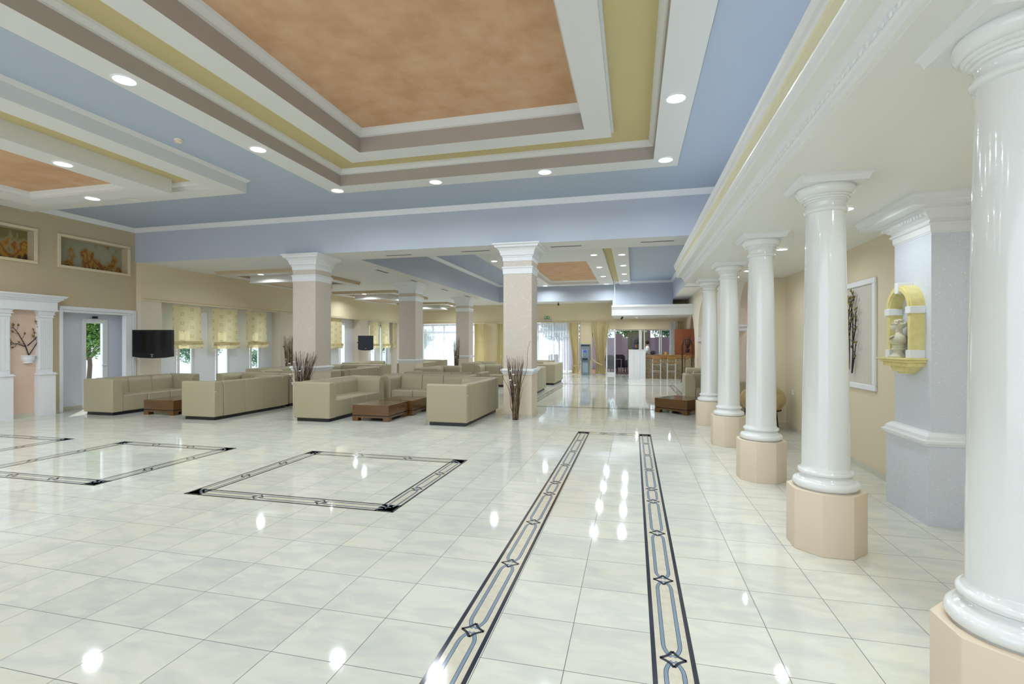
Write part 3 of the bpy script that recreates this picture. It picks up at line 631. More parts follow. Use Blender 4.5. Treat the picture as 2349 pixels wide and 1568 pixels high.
# ------------------------------------------------------------------ metal branch panels
def sprig(b, lf, base, pts, r0, r1, leaves, T):
    pts = [Vector(p) for p in pts]; b.tube(pts, [r0+(r1-r0)*i/(len(pts)-1) for i in range(len(pts))], 6)
def add_leaf(b, lf, p, d, sz, nrm):
    p, d, nrm = Vector(p), Vector(d).normalized(), Vector(nrm); side = d.cross(nrm).normalized()
    vs = [p, p+d*sz*.45+side*sz*.28+nrm*.012, p+d*sz*.5+nrm*.022, p+d*sz*.45-side*sz*.28+nrm*.012, p+d*sz, p+d*sz*.5-nrm*.004]
    lf.add(vs, [(0, 1, 2), (0, 2, 3), (1, 4, 2), (2, 4, 3), (0, 5, 1), (1, 5, 4), (0, 3, 5), (3, 4, 5)])
def branch_art(T, to3, nrm, stems, sz, seed, r=.008):
    rnd = random.Random(seed); b = MB(); lf = MB()
    for pts, nl in stems:
        P3 = [to3(u, v, .03) for u, v in pts]; b.tube(P3, [r*(1-.5*i/(len(P3)-1)) for i in range(len(P3))], 6)
        segs = [(Vector(pts[i]), Vector(pts[i+1])) for i in range(len(pts)-1)]
        for k in range(nl):
            t = (k+.6)/nl*len(segs)*.999; i = max(int(t), 0); f = t-i; p = segs[i][0].lerp(segs[i][1], f)
            if t < .35*len(segs): continue
            d = (segs[i][1]-segs[i][0]).normalized(); sgn = -1 if k % 2 else 1; n = Vector((-d.y, d.x))*sgn
            e = p+n*sz*.9+d*sz*.7; b.tube([to3(p.x, p.y, .03), to3((p.x+e.x)/2+n.x*.01, (p.y+e.y)/2, .035), to3(e.x, e.y, .04)], r*.4, 5)
            A = Vector(to3(e.x, e.y, .04)); B = Vector(to3(e.x+d.x*.5+n.x*.4, e.y+d.y*.5+n.y*.3+.3, .04)); add_leaf(b, lf, A, B-A, sz, nrm)
        e = segs[-1][1]; A = Vector(to3(e.x, e.y, .035)); add_leaf(b, lf, A, Vector(to3(e.x, e.y+.1, .035))-A, sz*1.2, nrm)
    b.build('stems', 'branch bronze', T); lf.build('leaves', 'leaf gold', T, fix=False)
zr = lambda py, px, X: place(px, X=X, py=py).z
F1 = st(empty('trim_15', (XR, 7.18, 1.61))); b = MB()
fy0, fy1, fz0, fz1 = 6.41-7.18, 7.95-7.18, .96-1.61, 2.267-1.61
for q in ((fy0, fz0, fy1, fz0+.065), (fy0, fz1-.065, fy1, fz1), (fy0, fz0+.065, fy0+.065, fz1-.065), (fy1-.065, fz0+.065, fy1, fz1-.065)): b.box(-.03, q[0], q[1], 0, q[2], q[3])
b.build('panel_frame', 'white paint', F1, bevel=.008); MB().box(-.008, fy0+.05, fz0+.05, 0, fy1-.05, fz1-.05).build('panel_field', 'panel plaster', F1)
A1 = tag(empty('metal_branch_wall_art', (XR-.01, 7.0, 1.6)), 'tall spray of dark metal branches with gilt leaves on the framed panel behind the columns', 'wall decoration')
to3 = lambda u, v, dd: (-dd, -u, v)
branch_art(A1, to3, (-1, 0, 0), [([(.03, -.46), (.06, -.2), (.05, .1), (.03, .35), (.09, .5)], 13), ([(-.06, -.42), (-.04, -.1), (-.08, .2), (-.02, .44)], 13), ([(-.1, -.4), (-.12, -.12), (-.2, .12), (-.22, .38)], 12),
    ([(.05, -.1), (.12, .08), (.14, .3)], 8), ([(-.05, .0), (-.0, .2), (.02, .45)], 8), ([(.03, -.46), (.1, -.25), (.13, -.1)], 4), ([(-.12, -.1), (-.26, .08), (-.28, .25)], 7), ([(-.09, .1), (-.13, .28), (-.12, .46)], 6)], .055, 4)
# portico on the left wall
Xp = XL+.16
pr0, pr1 = yl(90, Xp), yl(128, Xp); pl0, pl1 = yl(0, Xp)-.35, yl(31, Xp)
Po = st(empty('trim_16', (XL, (pl1+pr0)/2, 0))); yc = (pl1+pr0)/2
def pil(y0_, y1_):
    y0_ -= yc; y1_ -= yc; b = MB(); b.box(0, y0_, 0, .16, y1_, .86); m_ = .025
    b.box(0, y0_-.02, .86, .19, y1_+.02, .88); b.box(0, y0_, .88, .17, y1_, .90)
    w = (y1_-y0_-2*m_); n = 7
    b.box(0, y0_+m_, .90, .11, y1_-m_, 2.18)
    for k in range(n): c_ = y0_+m_+w*(k+.5)/n; b.box(.11, c_-w/n*.30, .98, .122, c_+w/n*.30, 2.0)
    for z_, o_ in ((2.06, .012), (2.12, .03)): b.box(0, y0_+m_-o_, z_, .12+o_, y1_-m_+o_, z_+.02)
    # flared capital
    k = 28
    for i in range(k):
        t0, t1 = i/k, (i+1)/k; f = lambda t: .10*(1-math.sqrt(max(1-t*t, 0)))
        b.box(0, y0_+m_-f(t1), 2.08+.14*t0, .13+f(t1)*.4, y1_-m_+f(t1), 2.08+.14*t1)
    return b.build('fluted_pilaster', 'white paint', Po)
pil(pr0, pr1); pil(pl0, pl1)
b = MB(); e0, e1 = -3.2, pr1+.03-yc
b.box(0, e0, 2.22, .17, e1, 2.40)
for z_, z2, o_ in ((2.40, 2.425, .03), (2.425, 2.44, .045), (2.44, 2.475, .07), (2.475, 2.50, .10), (2.50, 2.525, .12)): b.box(0, e0, z_, .17+o_, e1+o_, z2)
b.box(0, pl0-yc-.1, 2.20, .175, e1+.02, 2.225); b.build('entablature', 'white paint', Po)
MB().box(0, pl1-yc-.05, .075, .02, pr0-yc+.05, 2.22).build('pink_panel', 'pink sponge', Po); b = MB(); b.box(0, pl1-yc, 0, .035, pr0-yc, .075); b.build('skirting', 'skirting tile', Po)
yv = yl(62, XL)
A2 = tag(empty('metal_branch_wall_art', (XL+.02, yv, 1.17)), 'metal branch with gilt leaves rising from a small white wall vase at far left', 'wall decoration')
b = MB(); prf = [(.09, .16), (.098, .15), (.094, .135), (.085, .125), (.082, .07), (.06, .03), (.055, .02), (.062, .012), (.062, 0)]
vs = []; 
for r_, z_ in prf[::-1]:
    for k in range(13): t = -PI/2+PI*k/12; vs.append((r_*math.cos(t)*1.1, r_*math.sin(t)*1.35, z_-.06))
b.add(vs, [(i*13+k, i*13+k+1, (i+1)*13+k+1, (i+1)*13+k) for i in range(len(prf)-1) for k in range(12)], 0, True); b.add(vs[-13:], [tuple(range(13))], 0); b.add(vs[:13], [tuple(range(13))[::-1]], 0)
b.build('vase', 'white paint', A2)
to3b = lambda u, v, dd: (dd, u, v)
branch_art(A2, to3b, (1, 0, 0), [([(.0, .1), (-.06, .3), (-.18, .55), (-.27, .68)], 7), ([(.0, .1), (.14, .35), (.15, .6), (.22, .9)], 11), ([(-.05, .28), (-.2, .34), (-.31, .33)], 5), ([(-.02, .3), (.12, .45), (.2, .6)], 5), ([(.14, .34), (.16, .42)], 2), ([(.16, .65), (.3, .8)], 2)], .075, 5, .010)

# ------------------------------------------------------------------ sofas and tables
def sofa_parts(T, L=2.14, Dp=.80, nseat=3, H=.765):
    def rr(w, h, r1, r2, n=6):   # arm section: outer top corner radius r1, inner top corner r2; x from 0 (outer) to w (inner)
        pts = [(0, 0), (w, 0)]
        pts += [(w-r2+r2*math.cos(PI/2*k/n), h-r2+r2*math.sin(PI/2*k/n)) for k in range(n+1)]
        pts += [(r1-r1*math.sin(PI/2*k/n), h-r1+r1*math.cos(PI/2*k/n)) for k in range(n+1)]
        return pts
    aw = .235; bt = .23; z0 = .065
    sec = rr(aw, H-z0, .035, .13)
    for s in (-1, 1):
        b = MB(); prof = [((-L/2+u) if s < 0 else (L/2-u), z0+v) for u, v in sec]; b.prism(prof, 'y', -Dp/2, Dp/2, 0, True); b.build('arm', 'sofa leather', T, bevel=.022, bseg=3)
    iw = L-2*aw; w = iw/nseat; g = .003
    for k in range(nseat):
        xa, xb = -iw/2+w*k+g, -iw/2+w*(k+1)-g
        secb = [(Dp/2-u, z0+v) for u, v in rr(bt, H-z0, .035, .13)]; secb[1] = (Dp/2-bt-.05, z0)
        b = MB(); b.prism(secb, 'x', xa, xb, 0, True); b.build('back_cushion', 'sofa leather', T, bevel=.010, bseg=2)
        b = MB(); b.box(xa, -Dp/2+.012, z0, xb, Dp/2-bt-.01, .415); b.build('seat_cushion', 'sofa leather', T, bevel=.028, bseg=3)
    MB().box(-L/2+.05, -Dp/2+.05, 0, L/2-.05, Dp/2-.05, z0).build('base', 'sofa base', T)
    b = MB(); b.ball((-L/2+.03, Dp/2+.004, H-.2), .012, 8, 6); b.build('stud', 'chrome', T)
    MB().ball((L/2-.03, Dp/2+.004, H-.2), .012, 8, 6).build('stud', 'chrome', T)
SOFA = [ # x, y, facing, label
 (-10.97, 9.05, 'E', 'olive leather sofa at far left, beneath the large wall television'),
 (-9.12, 10.62, 'S', 'olive leather sofa facing forward behind the far-left coffee table'),
 (-8.37, 9.03, 'W', 'olive leather sofa seen from behind, left of the pillar with the twig spray'),
 (-6.05, 9.38, 'E', 'olive leather sofa on the left of the front double coffee table'),
 (-4.77, 11.06, 'S', 'olive leather sofa facing forward behind the front double coffee table'),
 (-3.32, 9.52, 'W', 'olive leather sofa nearest the walkway pillar, its back turned right'),
 (-9.15, 12.05, 'N', 'olive leather sofa facing away, back to back with the far-left front group'),
 (-4.87, 12.45, 'N', 'olive leather sofa facing away, back to back with the one behind the double table'),
 (-10.97, 13.55, 'E', 'olive leather sofa along the window wall, second from the front'),
 (-8.45, 13.65, 'W', 'olive leather sofa with its back to the aisle, between the first two left pillars'),
 (-9.65, 16.0, 'S', 'olive leather sofa facing forward left of the middle lounge pillar'),
 (-6.1, 14.9, 'E', 'olive leather sofa just right of the middle lounge pillar, seen from its end'),
 (-3.2, 15.02, 'W', 'olive leather sofa half hidden behind the walkway pillar, edging the walkway'),
 (-4.42, 17.05, 'S', 'olive leather sofa facing forward, seen just left of the walkway pillar'),
 (-10.97, 18.6, 'E', 'olive leather sofa along the window wall, under the smaller television'),
 (-8.5, 18.5, 'W', 'olive leather sofa between the middle and farthest lounge pillars'),
 (-9.65, 21.6, 'S', 'olive leather sofa facing forward in front of the far curtained window'),
 (-6.1, 19.2, 'E', 'olive leather sofa right of the farthest lounge pillar'),
 (-3.19, 18.95, 'W', 'last olive leather sofa along the walkway, with sunlit end panel'),
 (-4.6, 22.2, 'S', 'olive leather sofa facing forward before the striped curtains of the far wall'),
]
ROT = {'S': 0, 'E': PI/2, 'N': PI, 'W': -PI/2}
proto = None
for x, y, fdir, lb in SOFA:
    if proto is None: o = proto = empty('sofa'); sofa_parts(proto)
    else: o = copy_tree(proto)
    o.location = (x, y, 0); o.rotation_euler = (0, 0, ROT[fdir]); tag(o, lb, 'sofa', 'olive leather lounge sofas')
o = copy_tree(proto); o.location = (2.0, 15.3, 0); o.rotation_euler = (0, 0, -PI/2); tag(o, 'sofa along the arcade wall behind the round columns', 'sofa', 'sofas by the arcade wall')
ach = empty('armchair'); sofa_parts(ach, 1.0, .80, 1); ach.location = (1.72, 12.9, 0); tag(ach, 'pale olive leather armchair beyond the low table beside the farthest round column', 'armchair', 'sofas by the arcade wall')
o = copy_tree(ach); o.location = (1.93, 10.85, 0); o.rotation_euler = (0, 0, PI); tag(o, 'olive leather armchair seen from behind between the third and fourth round columns', 'armchair', 'sofas by the arcade wall')
def table_parts(T, w=.78, d=.82, h=.315):
    MB().box(-w/2, -d/2, .115, w/2, d/2, h).build('tabletop', 'table wood', T, bevel=.004)
    MB().box(-w/2+.012, -d/2+.012, .10, w/2-.012, d/2-.012, .116).build('shadow_gap', 'sofa base', T)
    b = MB(); 
    for q in ((-w/2, -d/2, w/2, -d/2+.1), (-w/2, d/2-.1, w/2, d/2), (-w/2, -d/2+.1, -w/2+.1, d/2-.1), (w/2-.1, -d/2+.1, w/2, d/2-.1)): b.box(q[0], q[1], .066, q[2], q[3], .10)
    b.build('apron', 'table wood', T)
    for sx in (-1, 1):
        for sy in (-1, 1): MB().box(sx*w/2, sy*d/2, 0, sx*(w/2-.12), sy*(d/2-.12), .066).build('leg', 'table wood', T)
t0 = empty('coffee_table'); table_parts(t0)
for i, (x, y, r_, lb) in enumerate([(-4.96, 9.03, 0, 'low square wooden coffee table in front, nearer half of the double table'), (-4.87, 9.9, 0, 'low wooden coffee table pushed against the front one, partly behind the sofa end'),
        (-9.75, 8.72, 0, 'low dark wooden coffee table at far left between two sofas'), (1.02, 11.46, -.62, 'low wooden coffee table set at an angle beside the farthest round column'), (-4.9, 14.9, 0, 'low wooden coffee table deep in the lounge among the rear sofas')]):
    o = t0 if i == 0 else copy_tree(t0); o.location = (x, y, 0); o.rotation_euler = (0, 0, r_); tag(o, lb, 'coffee table', 'low wooden coffee tables')

# ------------------------------------------------------------------ downlights
def lamp_parts(T, r, w):
    b = MB(); b.lathe([(r, -.002), (r+.004, -.008), (r+.02, -.008), (r+.024, 0)], seg=32, cap=False); b.build('trim_ring', 'white paint', T)
    b = MB(); b.lathe([(.001, -.003), (r, -.003)], seg=32, cap=False); b.build('lens', 'lamp lens', T, fix=False)
    ld = bpy.data.lights.new('downlight', 'AREA'); ld.shape = 'DISK'; ld.size = r*2; ld.energy = w; ld.color = (.84, .93, 1.0); ld.spread = math.radians(165)
    lo = bpy.data.objects.new('bulb', ld); COL.objects.link(lo); lo.parent = T; lo.location = (0, 0, -.012); return T
def lamps(pts, z, r, w, fmt, group, labels):
    p0 = None
    for i, (x, y) in enumerate(pts):
        if p0 is None: o = p0 = lamp_parts(empty('downlight'), r, w)
        else: o = copy_tree(p0)
        o.location = (x, y, z-.001); tag(o, labels[i] if i < len(labels) else fmt, 'ceiling light', group)
pts = [(-5.33, 8.09), (-3.37, 8.07), (-1.42, 8.04), (.487, 7.95), (-5.33, 6.1), (-5.33, 4.15), (.483, 5.99), (.483, 4.0), (-5.33, 2.2), (-5.33, .2), (.483, 2.05), (.483, .1), (-5.33, -1.8), (.483, -1.8)]
lamps(pts, 4.35, .10, LAMP_W, 'round white downlight of the main tray frame, outside the picture', 'downlights of the main ceiling tray', ['round downlight at the far left corner of the big tray frame', 'left of the two downlights midway along the far side of the big tray', 'right of the two downlights midway along the far side of the big tray', 'round downlight at the far right corner of the big tray frame',
   'second downlight from the corner on the left side of the big tray', 'nearest visible downlight on the left side of the big tray, largest there', 'large round downlight on the right side of the big tray', 'downlight cut by the top edge above the right side of the big tray'])
lamps([(-7.84, 5.24), (-9.19, 6.6), (-10.5, 4.9), (-7.84, 2.6), (-10.5, 2.3), (-7.84, 0), (-10.5, -.4)], 4.05, .10, LAMP_W*.9, 'round downlight of the left ceiling tray, outside the picture', 'downlights of the left ceiling tray', ['downlight on the right band of the left ceiling tray, beside the orange panel', 'downlight on the far band of the left ceiling tray'])
lamps([(-1.155, 15.05), (-1.155, 17.5), (-1.155, 19.9), (-1.155, 22.4), (-.33, 15.2), (-.33, 17.3), (-.33, 19.4), (-.33, 21.5), (-3.95, 22.5), (-3.95, 20.05), (-4.39, 15.4), (-3.95, 17.6)], 4.2, .095, LAMP_W*1.1, 'downlight', 'downlights of the far ceiling tray',
   ['nearest downlight of the left row beside the far orange ceiling panel', 'second downlight of the left row beside the far orange panel', 'third downlight of the left row beside the far orange panel', 'last downlight of the left row beside the far orange panel',
    'nearest downlight of the right row in the far tray', 'second downlight of the right row in the far tray', 'third downlight of the right row in the far tray', 'last downlight of the right row in the far tray',
    'far corner downlight left of the far orange panel', 'downlight half hidden by the walkway pillar capital, left of the orange panel', 'downlight on the blue ceiling just left of the walkway pillar capital', 'downlight behind the walkway pillar in the far tray'])
lamps([(-10.05, 11.6), (-8.92, 13.1), (-10.1, 17.1), (-11.2, 18.3), (-8.9, 18.6), (-10.2, 22.5), (-8.9, 23.4)], 3.44, .075, LAMP_W*.8, 'downlight', 'downlights of the lounge trays',
   ['downlight on the nearest lounge tray, left of the second pillar', 'small downlight at the right band of the nearest lounge tray', 'downlight on the front band of the second lounge tray', 'downlight on the window side of the second lounge tray', 'downlight on the right band of the second lounge tray', 'downlight on the front band of the farthest lounge tray', 'downlight on the right band of the farthest lounge tray'])
lamps([(1.84, 3.06), (1.84, 4.98), (1.84, 6.9), (1.84, 8.8), (1.84, 1.1)], ZA, .06, LAMP_W*.28, 'aisle downlight hidden behind the columns', 'downlights of the colonnade aisle', ['aisle downlight hidden by the nearest column', 'aisle downlight right of the second column capital', 'aisle downlight between the second and third column capitals'])
lamps([(3.8, 12.0), (3.8, 14.5), (3.8, 18.5), (3.8, 21.5)], 3.1, .075, LAMP_W, 'added unseen downlight lighting the side room beyond the arches', 'added lights of the side room', [])  # unseen lamps added to brighten the room behind the arches

# smoke detector, discs, vents
sdm = tag(empty('smoke_detector', (-6.23, 5.61, ZC)), 'small round smoke detector on the blue ceiling between the two trays', 'smoke detector')
MB().lathe([(.055, 0), (.058, -.012), (.05, -.02)], seg=24).build('base', 'frame white', sdm); b = MB(); b.lathe([(.045, -.02), (.042, -.045), (.02, -.052)], seg=24); b.build('sensor_head', 'wall light beige', sdm)
b = MB(); b.lathe([(.0901, 0), (.092, -.01), (.06, -.014), (.02, -.012)], seg=32); o = b.build('ceiling_disc', 'soffit'); o.location = (-8.9, 7.12, 4.16); tag(o, 'flat round cover plate on the left tray frame', 'cover plate')
for i, (x, y, rot, lb) in enumerate([(-5.2, 10.3, 0, 'slot vent in the soffit left of the walkway pillar, further one'), (-3.35, 10.25, 0, 'slot vent in the soffit just left of the walkway pillar capital'), (-1.36, 10.2, 0, 'slot vent in the soffit right of the walkway pillar'), (.46, 10.15, 0, 'slot vent in the soffit near the white entablature'),
      (-6.82, 12.5, 1, 'slot vent along the lounge soffit, nearest of four'), (-6.85, 14.7, 1, 'slot vent along the lounge soffit, second of four'), (-6.87, 17.3, 1, 'slot vent along the lounge soffit, third of four'), (-6.86, 19.9, 1, 'slot vent along the lounge soffit, farthest of four'), (2.05, 18.4, 0, 'slot vent in the soffit beyond the end of the white entablature')]):
    if i == 0:
        v0 = o = empty('ceiling_vent'); b = MB(); L_, w_ = .33, .055
        for q in ((-L_, -w_, L_, -w_+.015), (-L_, w_-.015, L_, w_), (-L_, -w_, -L_+.015, w_), (L_-.015, -w_, L_, w_)): b.box(q[0], q[1], -.008, q[2], q[3], 0)
        b.build('frame', 'frame white', o); b = MB(); b.box(-L_+.01, -w_+.01, -.003, L_-.01, w_-.01, 0); b.build('opening', 'vent dark', o)
        b = MB()
        for k in (-1, 0, 1): b.box(-L_+.01, k*.022-.003, -.007, L_-.01, k*.022+.003, -.002)
        b.build('slats', 'vent dark', o)
    else: o = copy_tree(v0)
    o.location = (x, y, ZS-.0005); o.rotation_euler = (0, 0, rot*PI/2); tag(o, lb, 'vent', 'slot vents in the low soffit')

# ------------------------------------------------------------------ televisions
T = tag(empty('television', (0, 0, 0), TH), 'large black flat television on a wall bracket above the left sofa', 'television')
pc = place(351.5, Y=9.62); T.location = (pc.x, pc.y, 1.15)
w = .49; b = MB(); b.prism([(-w, .045), (-w, .70), (w, .70), (w, .045), (w*.6, .015), (0, .004), (-w*.6, .015)], 'y', -.04, .04); b.build('casing', 'black plastic', T, bevel=.006)
MB().box(-w+.05, -.043, .14, w-.05, -.039, .66).build('screen', 'tv screen', T); b = MB(); b.box(-.03, -.044, .095, .03, -.04, .105); b.box(-.008, -.044, .03, .008, -.04, .08); b.build('badge', 'aluminium', T)
b = MB(); b.tube([(0, .04, .35), (-.3, .22, .35), (-.535, .475, .35)], .02, 8); b.box(-.12, .04, .25, .12, .055, .45); b.build('bracket', 'black plastic', T)
T = tag(empty('television', (0, 0, 0), .5), 'smaller boxy television mounted on the lounge window pier', 'television')
pc = place(839, X=-11.6); T.location = (pc.x, pc.y, 1.22)
MB().prism([(-.33, .04), (-.33, .66), (.33, .66), (.33, .04), (.15, 0), (-.15, 0)], 'y', -.05, .06).build('casing', 'navy plastic', T, bevel=.01); MB().box(-.28, -.054, .14, .28, -.049, .6).build('screen', 'navy plastic', T)
MB().tube([(0, .2, .35), (-.16, .25, .35), (-.38, .33, .35)], .025, 8).build('bracket', 'black plastic', T); b = MB(); b.prism([(-.24, .1), (-.24, .6), (.24, .6), (.24, .1)], 'y', .06, .24); b.build('back_housing', 'black plastic', T, bevel=.02); b = MB(); b.box(-.03, -.056, .085, .03, -.05, .1); b.build('badge', 'aluminium', T)

# ------------------------------------------------------------------ roman blinds
def blind(y0_, y1_, z0_, lb, seed):
    rnd = random.Random(seed); w = (y1_-y0_)/2; T = tag(empty('roman_blind', (XW-.12, (y0_+y1_)/2, 2.60)), lb, 'blind', 'cream roman blinds'); H = 2.60-z0_; b = MB()
    ny, nz = 16, 40; vs = []; fold = .17
    for j in range(nz+1):
        t = j/nz; z = -t*H
        for i in range(ny+1):
            u = i/ny*2-1; wd = w*(1+.05*t*(u if u > 0 else 0))
            x = .012*math.sin(u*9+t*4+seed)*(.3+t)+.006*math.sin(u*23+seed)
            if H+z < .22: x += .05*math.sin((H+z)/.22*PI)*1.0+.02
            zz = z+(.012*abs(math.sin(i*PI/4)) if j == nz else 0)
            vs.append((x, u*wd, zz))
    b.add(vs, [(j*(ny+1)+i, j*(ny+1)+i+1, (j+1)*(ny+1)+i+1, (j+1)*(ny+1)+i) for j in range(nz) for i in range(ny)], 0, True)
    b.build('cloth', 'blind cloth', T, fix=False)
    b = MB()
    for k, (dz, xo) in enumerate(((.20, .06), (.165, .075), (.13, .065))):
        pts = [(xo+.006*math.sin(i*1.3+seed), -w*1.03+2*w*1.03*i/8, -H+dz+.006*math.sin(i*.9+seed*2)) for i in range(9)]; b.tube(pts, .016, 8)
    b.build('gathered_folds', 'blind cloth', T); MB().box(-.02, -w, -.03, .02, w, 0).build('head_rail', 'white paint', T); return T
Xb = XW-.12
blind(yl(396, Xb), yl(461, Xb), 1.37, 'cream roman blind right behind the large television', 1); blind(yl(487, Xb), yl(545, Xb), 1.35, 'cream roman blind in the middle of the first window bay', 2); blind(yl(565, Xb), yl(611, Xb), 1.37, 'cream roman blind at the right of the first window bay', 3)
y_ = yl(760, Xb); blind(y_-1.0, yl(783.5, Xb), 1.32, 'cream roman blind just right of the second pillar', 4)
for a, c_, lb in ((848, 868, 'cream roman blind beside the smaller television'), (875, 893, 'cream roman blind second from the smaller television'), (901, 911, 'cream roman blind half hidden by the middle pillar')): blind(yl(a, Xb), yl(c_, Xb), 1.30, lb, a)

# ------------------------------------------------------------------ curtains on the far wall
def cloth_strip(name, matn, xa, xb, za, zb, y, amp, waves, lb, cat, grp, tie=None, seed=0, tieside=0):
    rnd = random.Random(seed); b = MB(); nx = max(24, int((xb-xa)*45)); nz = 30; vs = []; cx = (xa+xb)/2
    T = tag(empty(name, (cx, y, zb)), lb, cat, grp)
    for j in range(nz+1):
        z = za+(zb-za)*(1-j/nz)
        for i in range(nx+1):
            u = i/nx; x = xa+(xb-xa)*u
            if tie:
                tz, tx, tw = tie; H_ = za+(zb-za)
                if z >= tz: f = ((zb-z)/(zb-tz)); f = f*f*(3-2*f)
                else: f = 1-.35*(tz-z)/(tz-za)
                x = x*(1-f)+(tx+(u-.5)*tw)*f
            yy = amp*math.sin(u*waves*2*PI+.4*math.sin(j*.2))*(.6+.4*rnd.random() if False else 1)+.3*amp*math.sin(u*waves*5.3+1)
            vs.append((x-cx, yy, z-zb))
    b.add(vs, [(j*(nx+1)+i, j*(nx+1)+i+1, (j+1)*(nx+1)+i+1, (j+1)*(nx+1)+i) for j in range(nz) for i in range(nx)], 0, True); b.build('cloth', matn, T, fix=False)
    if tie:
        b = MB(); tz, tx, tw = tie; s = tieside; x2 = tx+s*.55
        b.tube([(x2-cx, .02, tz+.42-zb), ((tx+x2)/2-cx, -.06, tz+.14-zb), (tx-cx, -.1, tz-.0-zb), (tx-s*.1-cx, -.06, tz-.02-zb)], .03, 8); b.build('tieback', matn, T)
    return T
Yc = YF-.12
X_ = lambda px: xf(px, Yc)
cloth_strip('sheer_curtain', 'sheer cloth', X_(969), X_(1092), .03, 2.58, Yc+.06, .03, 22, 'white sheer curtain across the far left window behind the lounge', 'curtain', 'sheer curtains')
cloth_strip('sheer_curtain', 'sheer cloth', X_(1146), X_(1310), .03, 2.58, Yc+.06, .03, 28, 'white dotted sheer curtain left of the change machine', 'curtain', 'sheer curtains')
dr = 'beige drapes on the far wall'
cloth_strip('drape', 'drape cloth', X_(965), X_(971), .03, 2.58, Yc-.08, .03, 3, 'narrow beige drape at the left end of the far window', 'curtain', dr)
cloth_strip('drape', 'drape cloth', X_(1089), X_(1116), .03, 2.58, Yc-.08, .05, 7, 'beige drape left of the plain far pier, right of the far pillar', 'curtain', dr)
cloth_strip('drape', 'drape cloth', X_(1141), X_(1168), .03, 2.58, Yc-.08, .05, 7, 'beige drape partly hidden by the walkway pillar', 'curtain', dr)
cloth_strip('drape', 'drape cloth', X_(1304), X_(1327), .03, 2.58, Yc-.09, .05, 7, 'beige tied-back drape on the left of the change machine', 'curtain', dr, (.42, X_(1321), .28), 1, 1)
cloth_strip('drape', 'drape cloth', X_(1358), X_(1396), .03, 2.58, Yc-.09, .05, 10, 'beige tied-back drape on the right of the change machine', 'curtain', dr, (.50, X_(1378), .40), 1, -1)
cloth_strip('sheer_curtain', 'sheer cloth', X_(1536), X_(1553), .9, 2.6, Yc+.04, .03, 5, 'sheer curtain hanging behind the right part of the bar', 'curtain', 'sheer curtains')
cloth_strip('drape', 'drape cloth', X_(1553), X_(1568), 2.15, 2.6, Yc+.04, .05, 4, 'short brownish drape end above the wooden cabinet', 'curtain', dr)

# ------------------------------------------------------------------ change machine, exit sign, camera
T = tag(empty('change_machine', (xf(1343.5, 24.2), 24.2, 0)), 'grey coin change machine standing between two drapes at the far wall', 'change machine')
MB().box(-.20, -.14, 0, .18, .16, .72).build('pedestal', 'machine grey', T, bevel=.01); MB().box(-.235, -.2, .72, .225, .16, 1.50).build('cabinet', 'machine grey', T, bevel=.012)
MB().box(-.13, -.15, .12, .12, -.139, .6).build('lower_door', 'machine light', T, bevel=.004); MB().box(-.2, -.21, 1.40, .2, -.199, 1.47).build('top_display', 'black plastic', T); MB().box(-.14, -.22, .745, .12, -.199, .82).build('coin_tray', 'black plastic', T)
b = MB(); b.lathe([(.001, 0), (.06, 0), (.06, .01), (.001, .01)], seg=24, cap=False); o = b.build('round_emblem', 'blue sign', T); o.rotation_euler = (PI/2, 0, 0); o.location = (-.02, -.2, 1.16)
b = MB(); b.box(-.045, -.213, 1.20, .005, -.208, 1.225); b.build('yellow_mark', 'yellow thing', T)
for x_, z_ in ((.08, 1.25), (.1, 1.15), (.09, 1.05), (.1, .95), (-.02, 1.05), (-.02, .98)): MB().box(x_-.012, -.206, z_-.012, x_+.012, -.2, z_+.012).build('button', 'frame white', T)
def text(body, size, loc, rot, m, parent, name='lettering', ext=.002):
    cu = bpy.data.curves.new(name, 'FONT'); cu.body = body; cu.size = size; cu.extrude = ext; cu.align_x = 'CENTER'; cu.align_y = 'CENTER'; cu.space_line = .82
    o = bpy.data.objects.new(name, cu); COL.objects.link(o); cu.materials.append(MATS[m]); o.location = loc; o.rotation_euler = rot; dg = bpy.context.evaluated_depsgraph_get(); me = bpy.data.meshes.new_from_object(o.evaluated_get(dg)); q = bpy.data.objects.new(name, me); COL.objects.link(q)
    q.location = loc; q.rotation_euler = rot; q.parent = parent; bpy.data.objects.remove(o); return q
text('C\nH\nA\nN\nG\nE', .085, (-.14, -.203, 1.06), (PI/2, 0, 0), 'white paint', T)
T = tag(empty('exit_sign', (xf(1254, YF-.03), YF-.03, 2.86)), 'small green exit pictogram sign on the far wall', 'sign')
MB().box(-.13, -.02, -.055, .13, .03, .055).build('panel', 'sign green', T); b = MB()
b.box(-.105, -.023, -.035, -.06, -.02, .035); b.box(.06, -.023, -.035, .105, -.02, .035); b.ball((0, -.021, .028), .01, 8, 6, 0, (1, .3, 1)); b.tube([(.0, -.022, .015), (-.005, -.022, -.01), (.015, -.022, -.035)], .006); b.tube([(-.005, -.022, -.01), (-.02, -.022, -.03)], .006); b.tube([(-.02, -.022, .0), (0, -.022, .012), (.018, -.022, 0)], .004); b.build('pictogram', 'white paint', T)
b = MB(); b.prism([(0, -.035), (-.05, -.03), (-.06, .0), (-.045, .03), (0, .035)], 'x', -.3, .3); T = b.build('emergency_light', 'aluminium', bevel=.006); T.location = (xf(1253, YF-.02), YF-.02, 2.72); tag(T, 'slim grey emergency light fitting right under the green exit sign', 'emergency light')
T = tag(empty('security_camera', (xf(1281, 23.8), 23.8, ZS)), 'small dark camera hanging from the soffit above the exit sign', 'camera'); MB().box(-.015, -.015, -.06, .015, .015, 0).build('mount', 'black plastic', T); MB().box(-.035, -.06, -.16, .035, .05, -.06).build('housing', 'black plastic', T, bevel=.01)

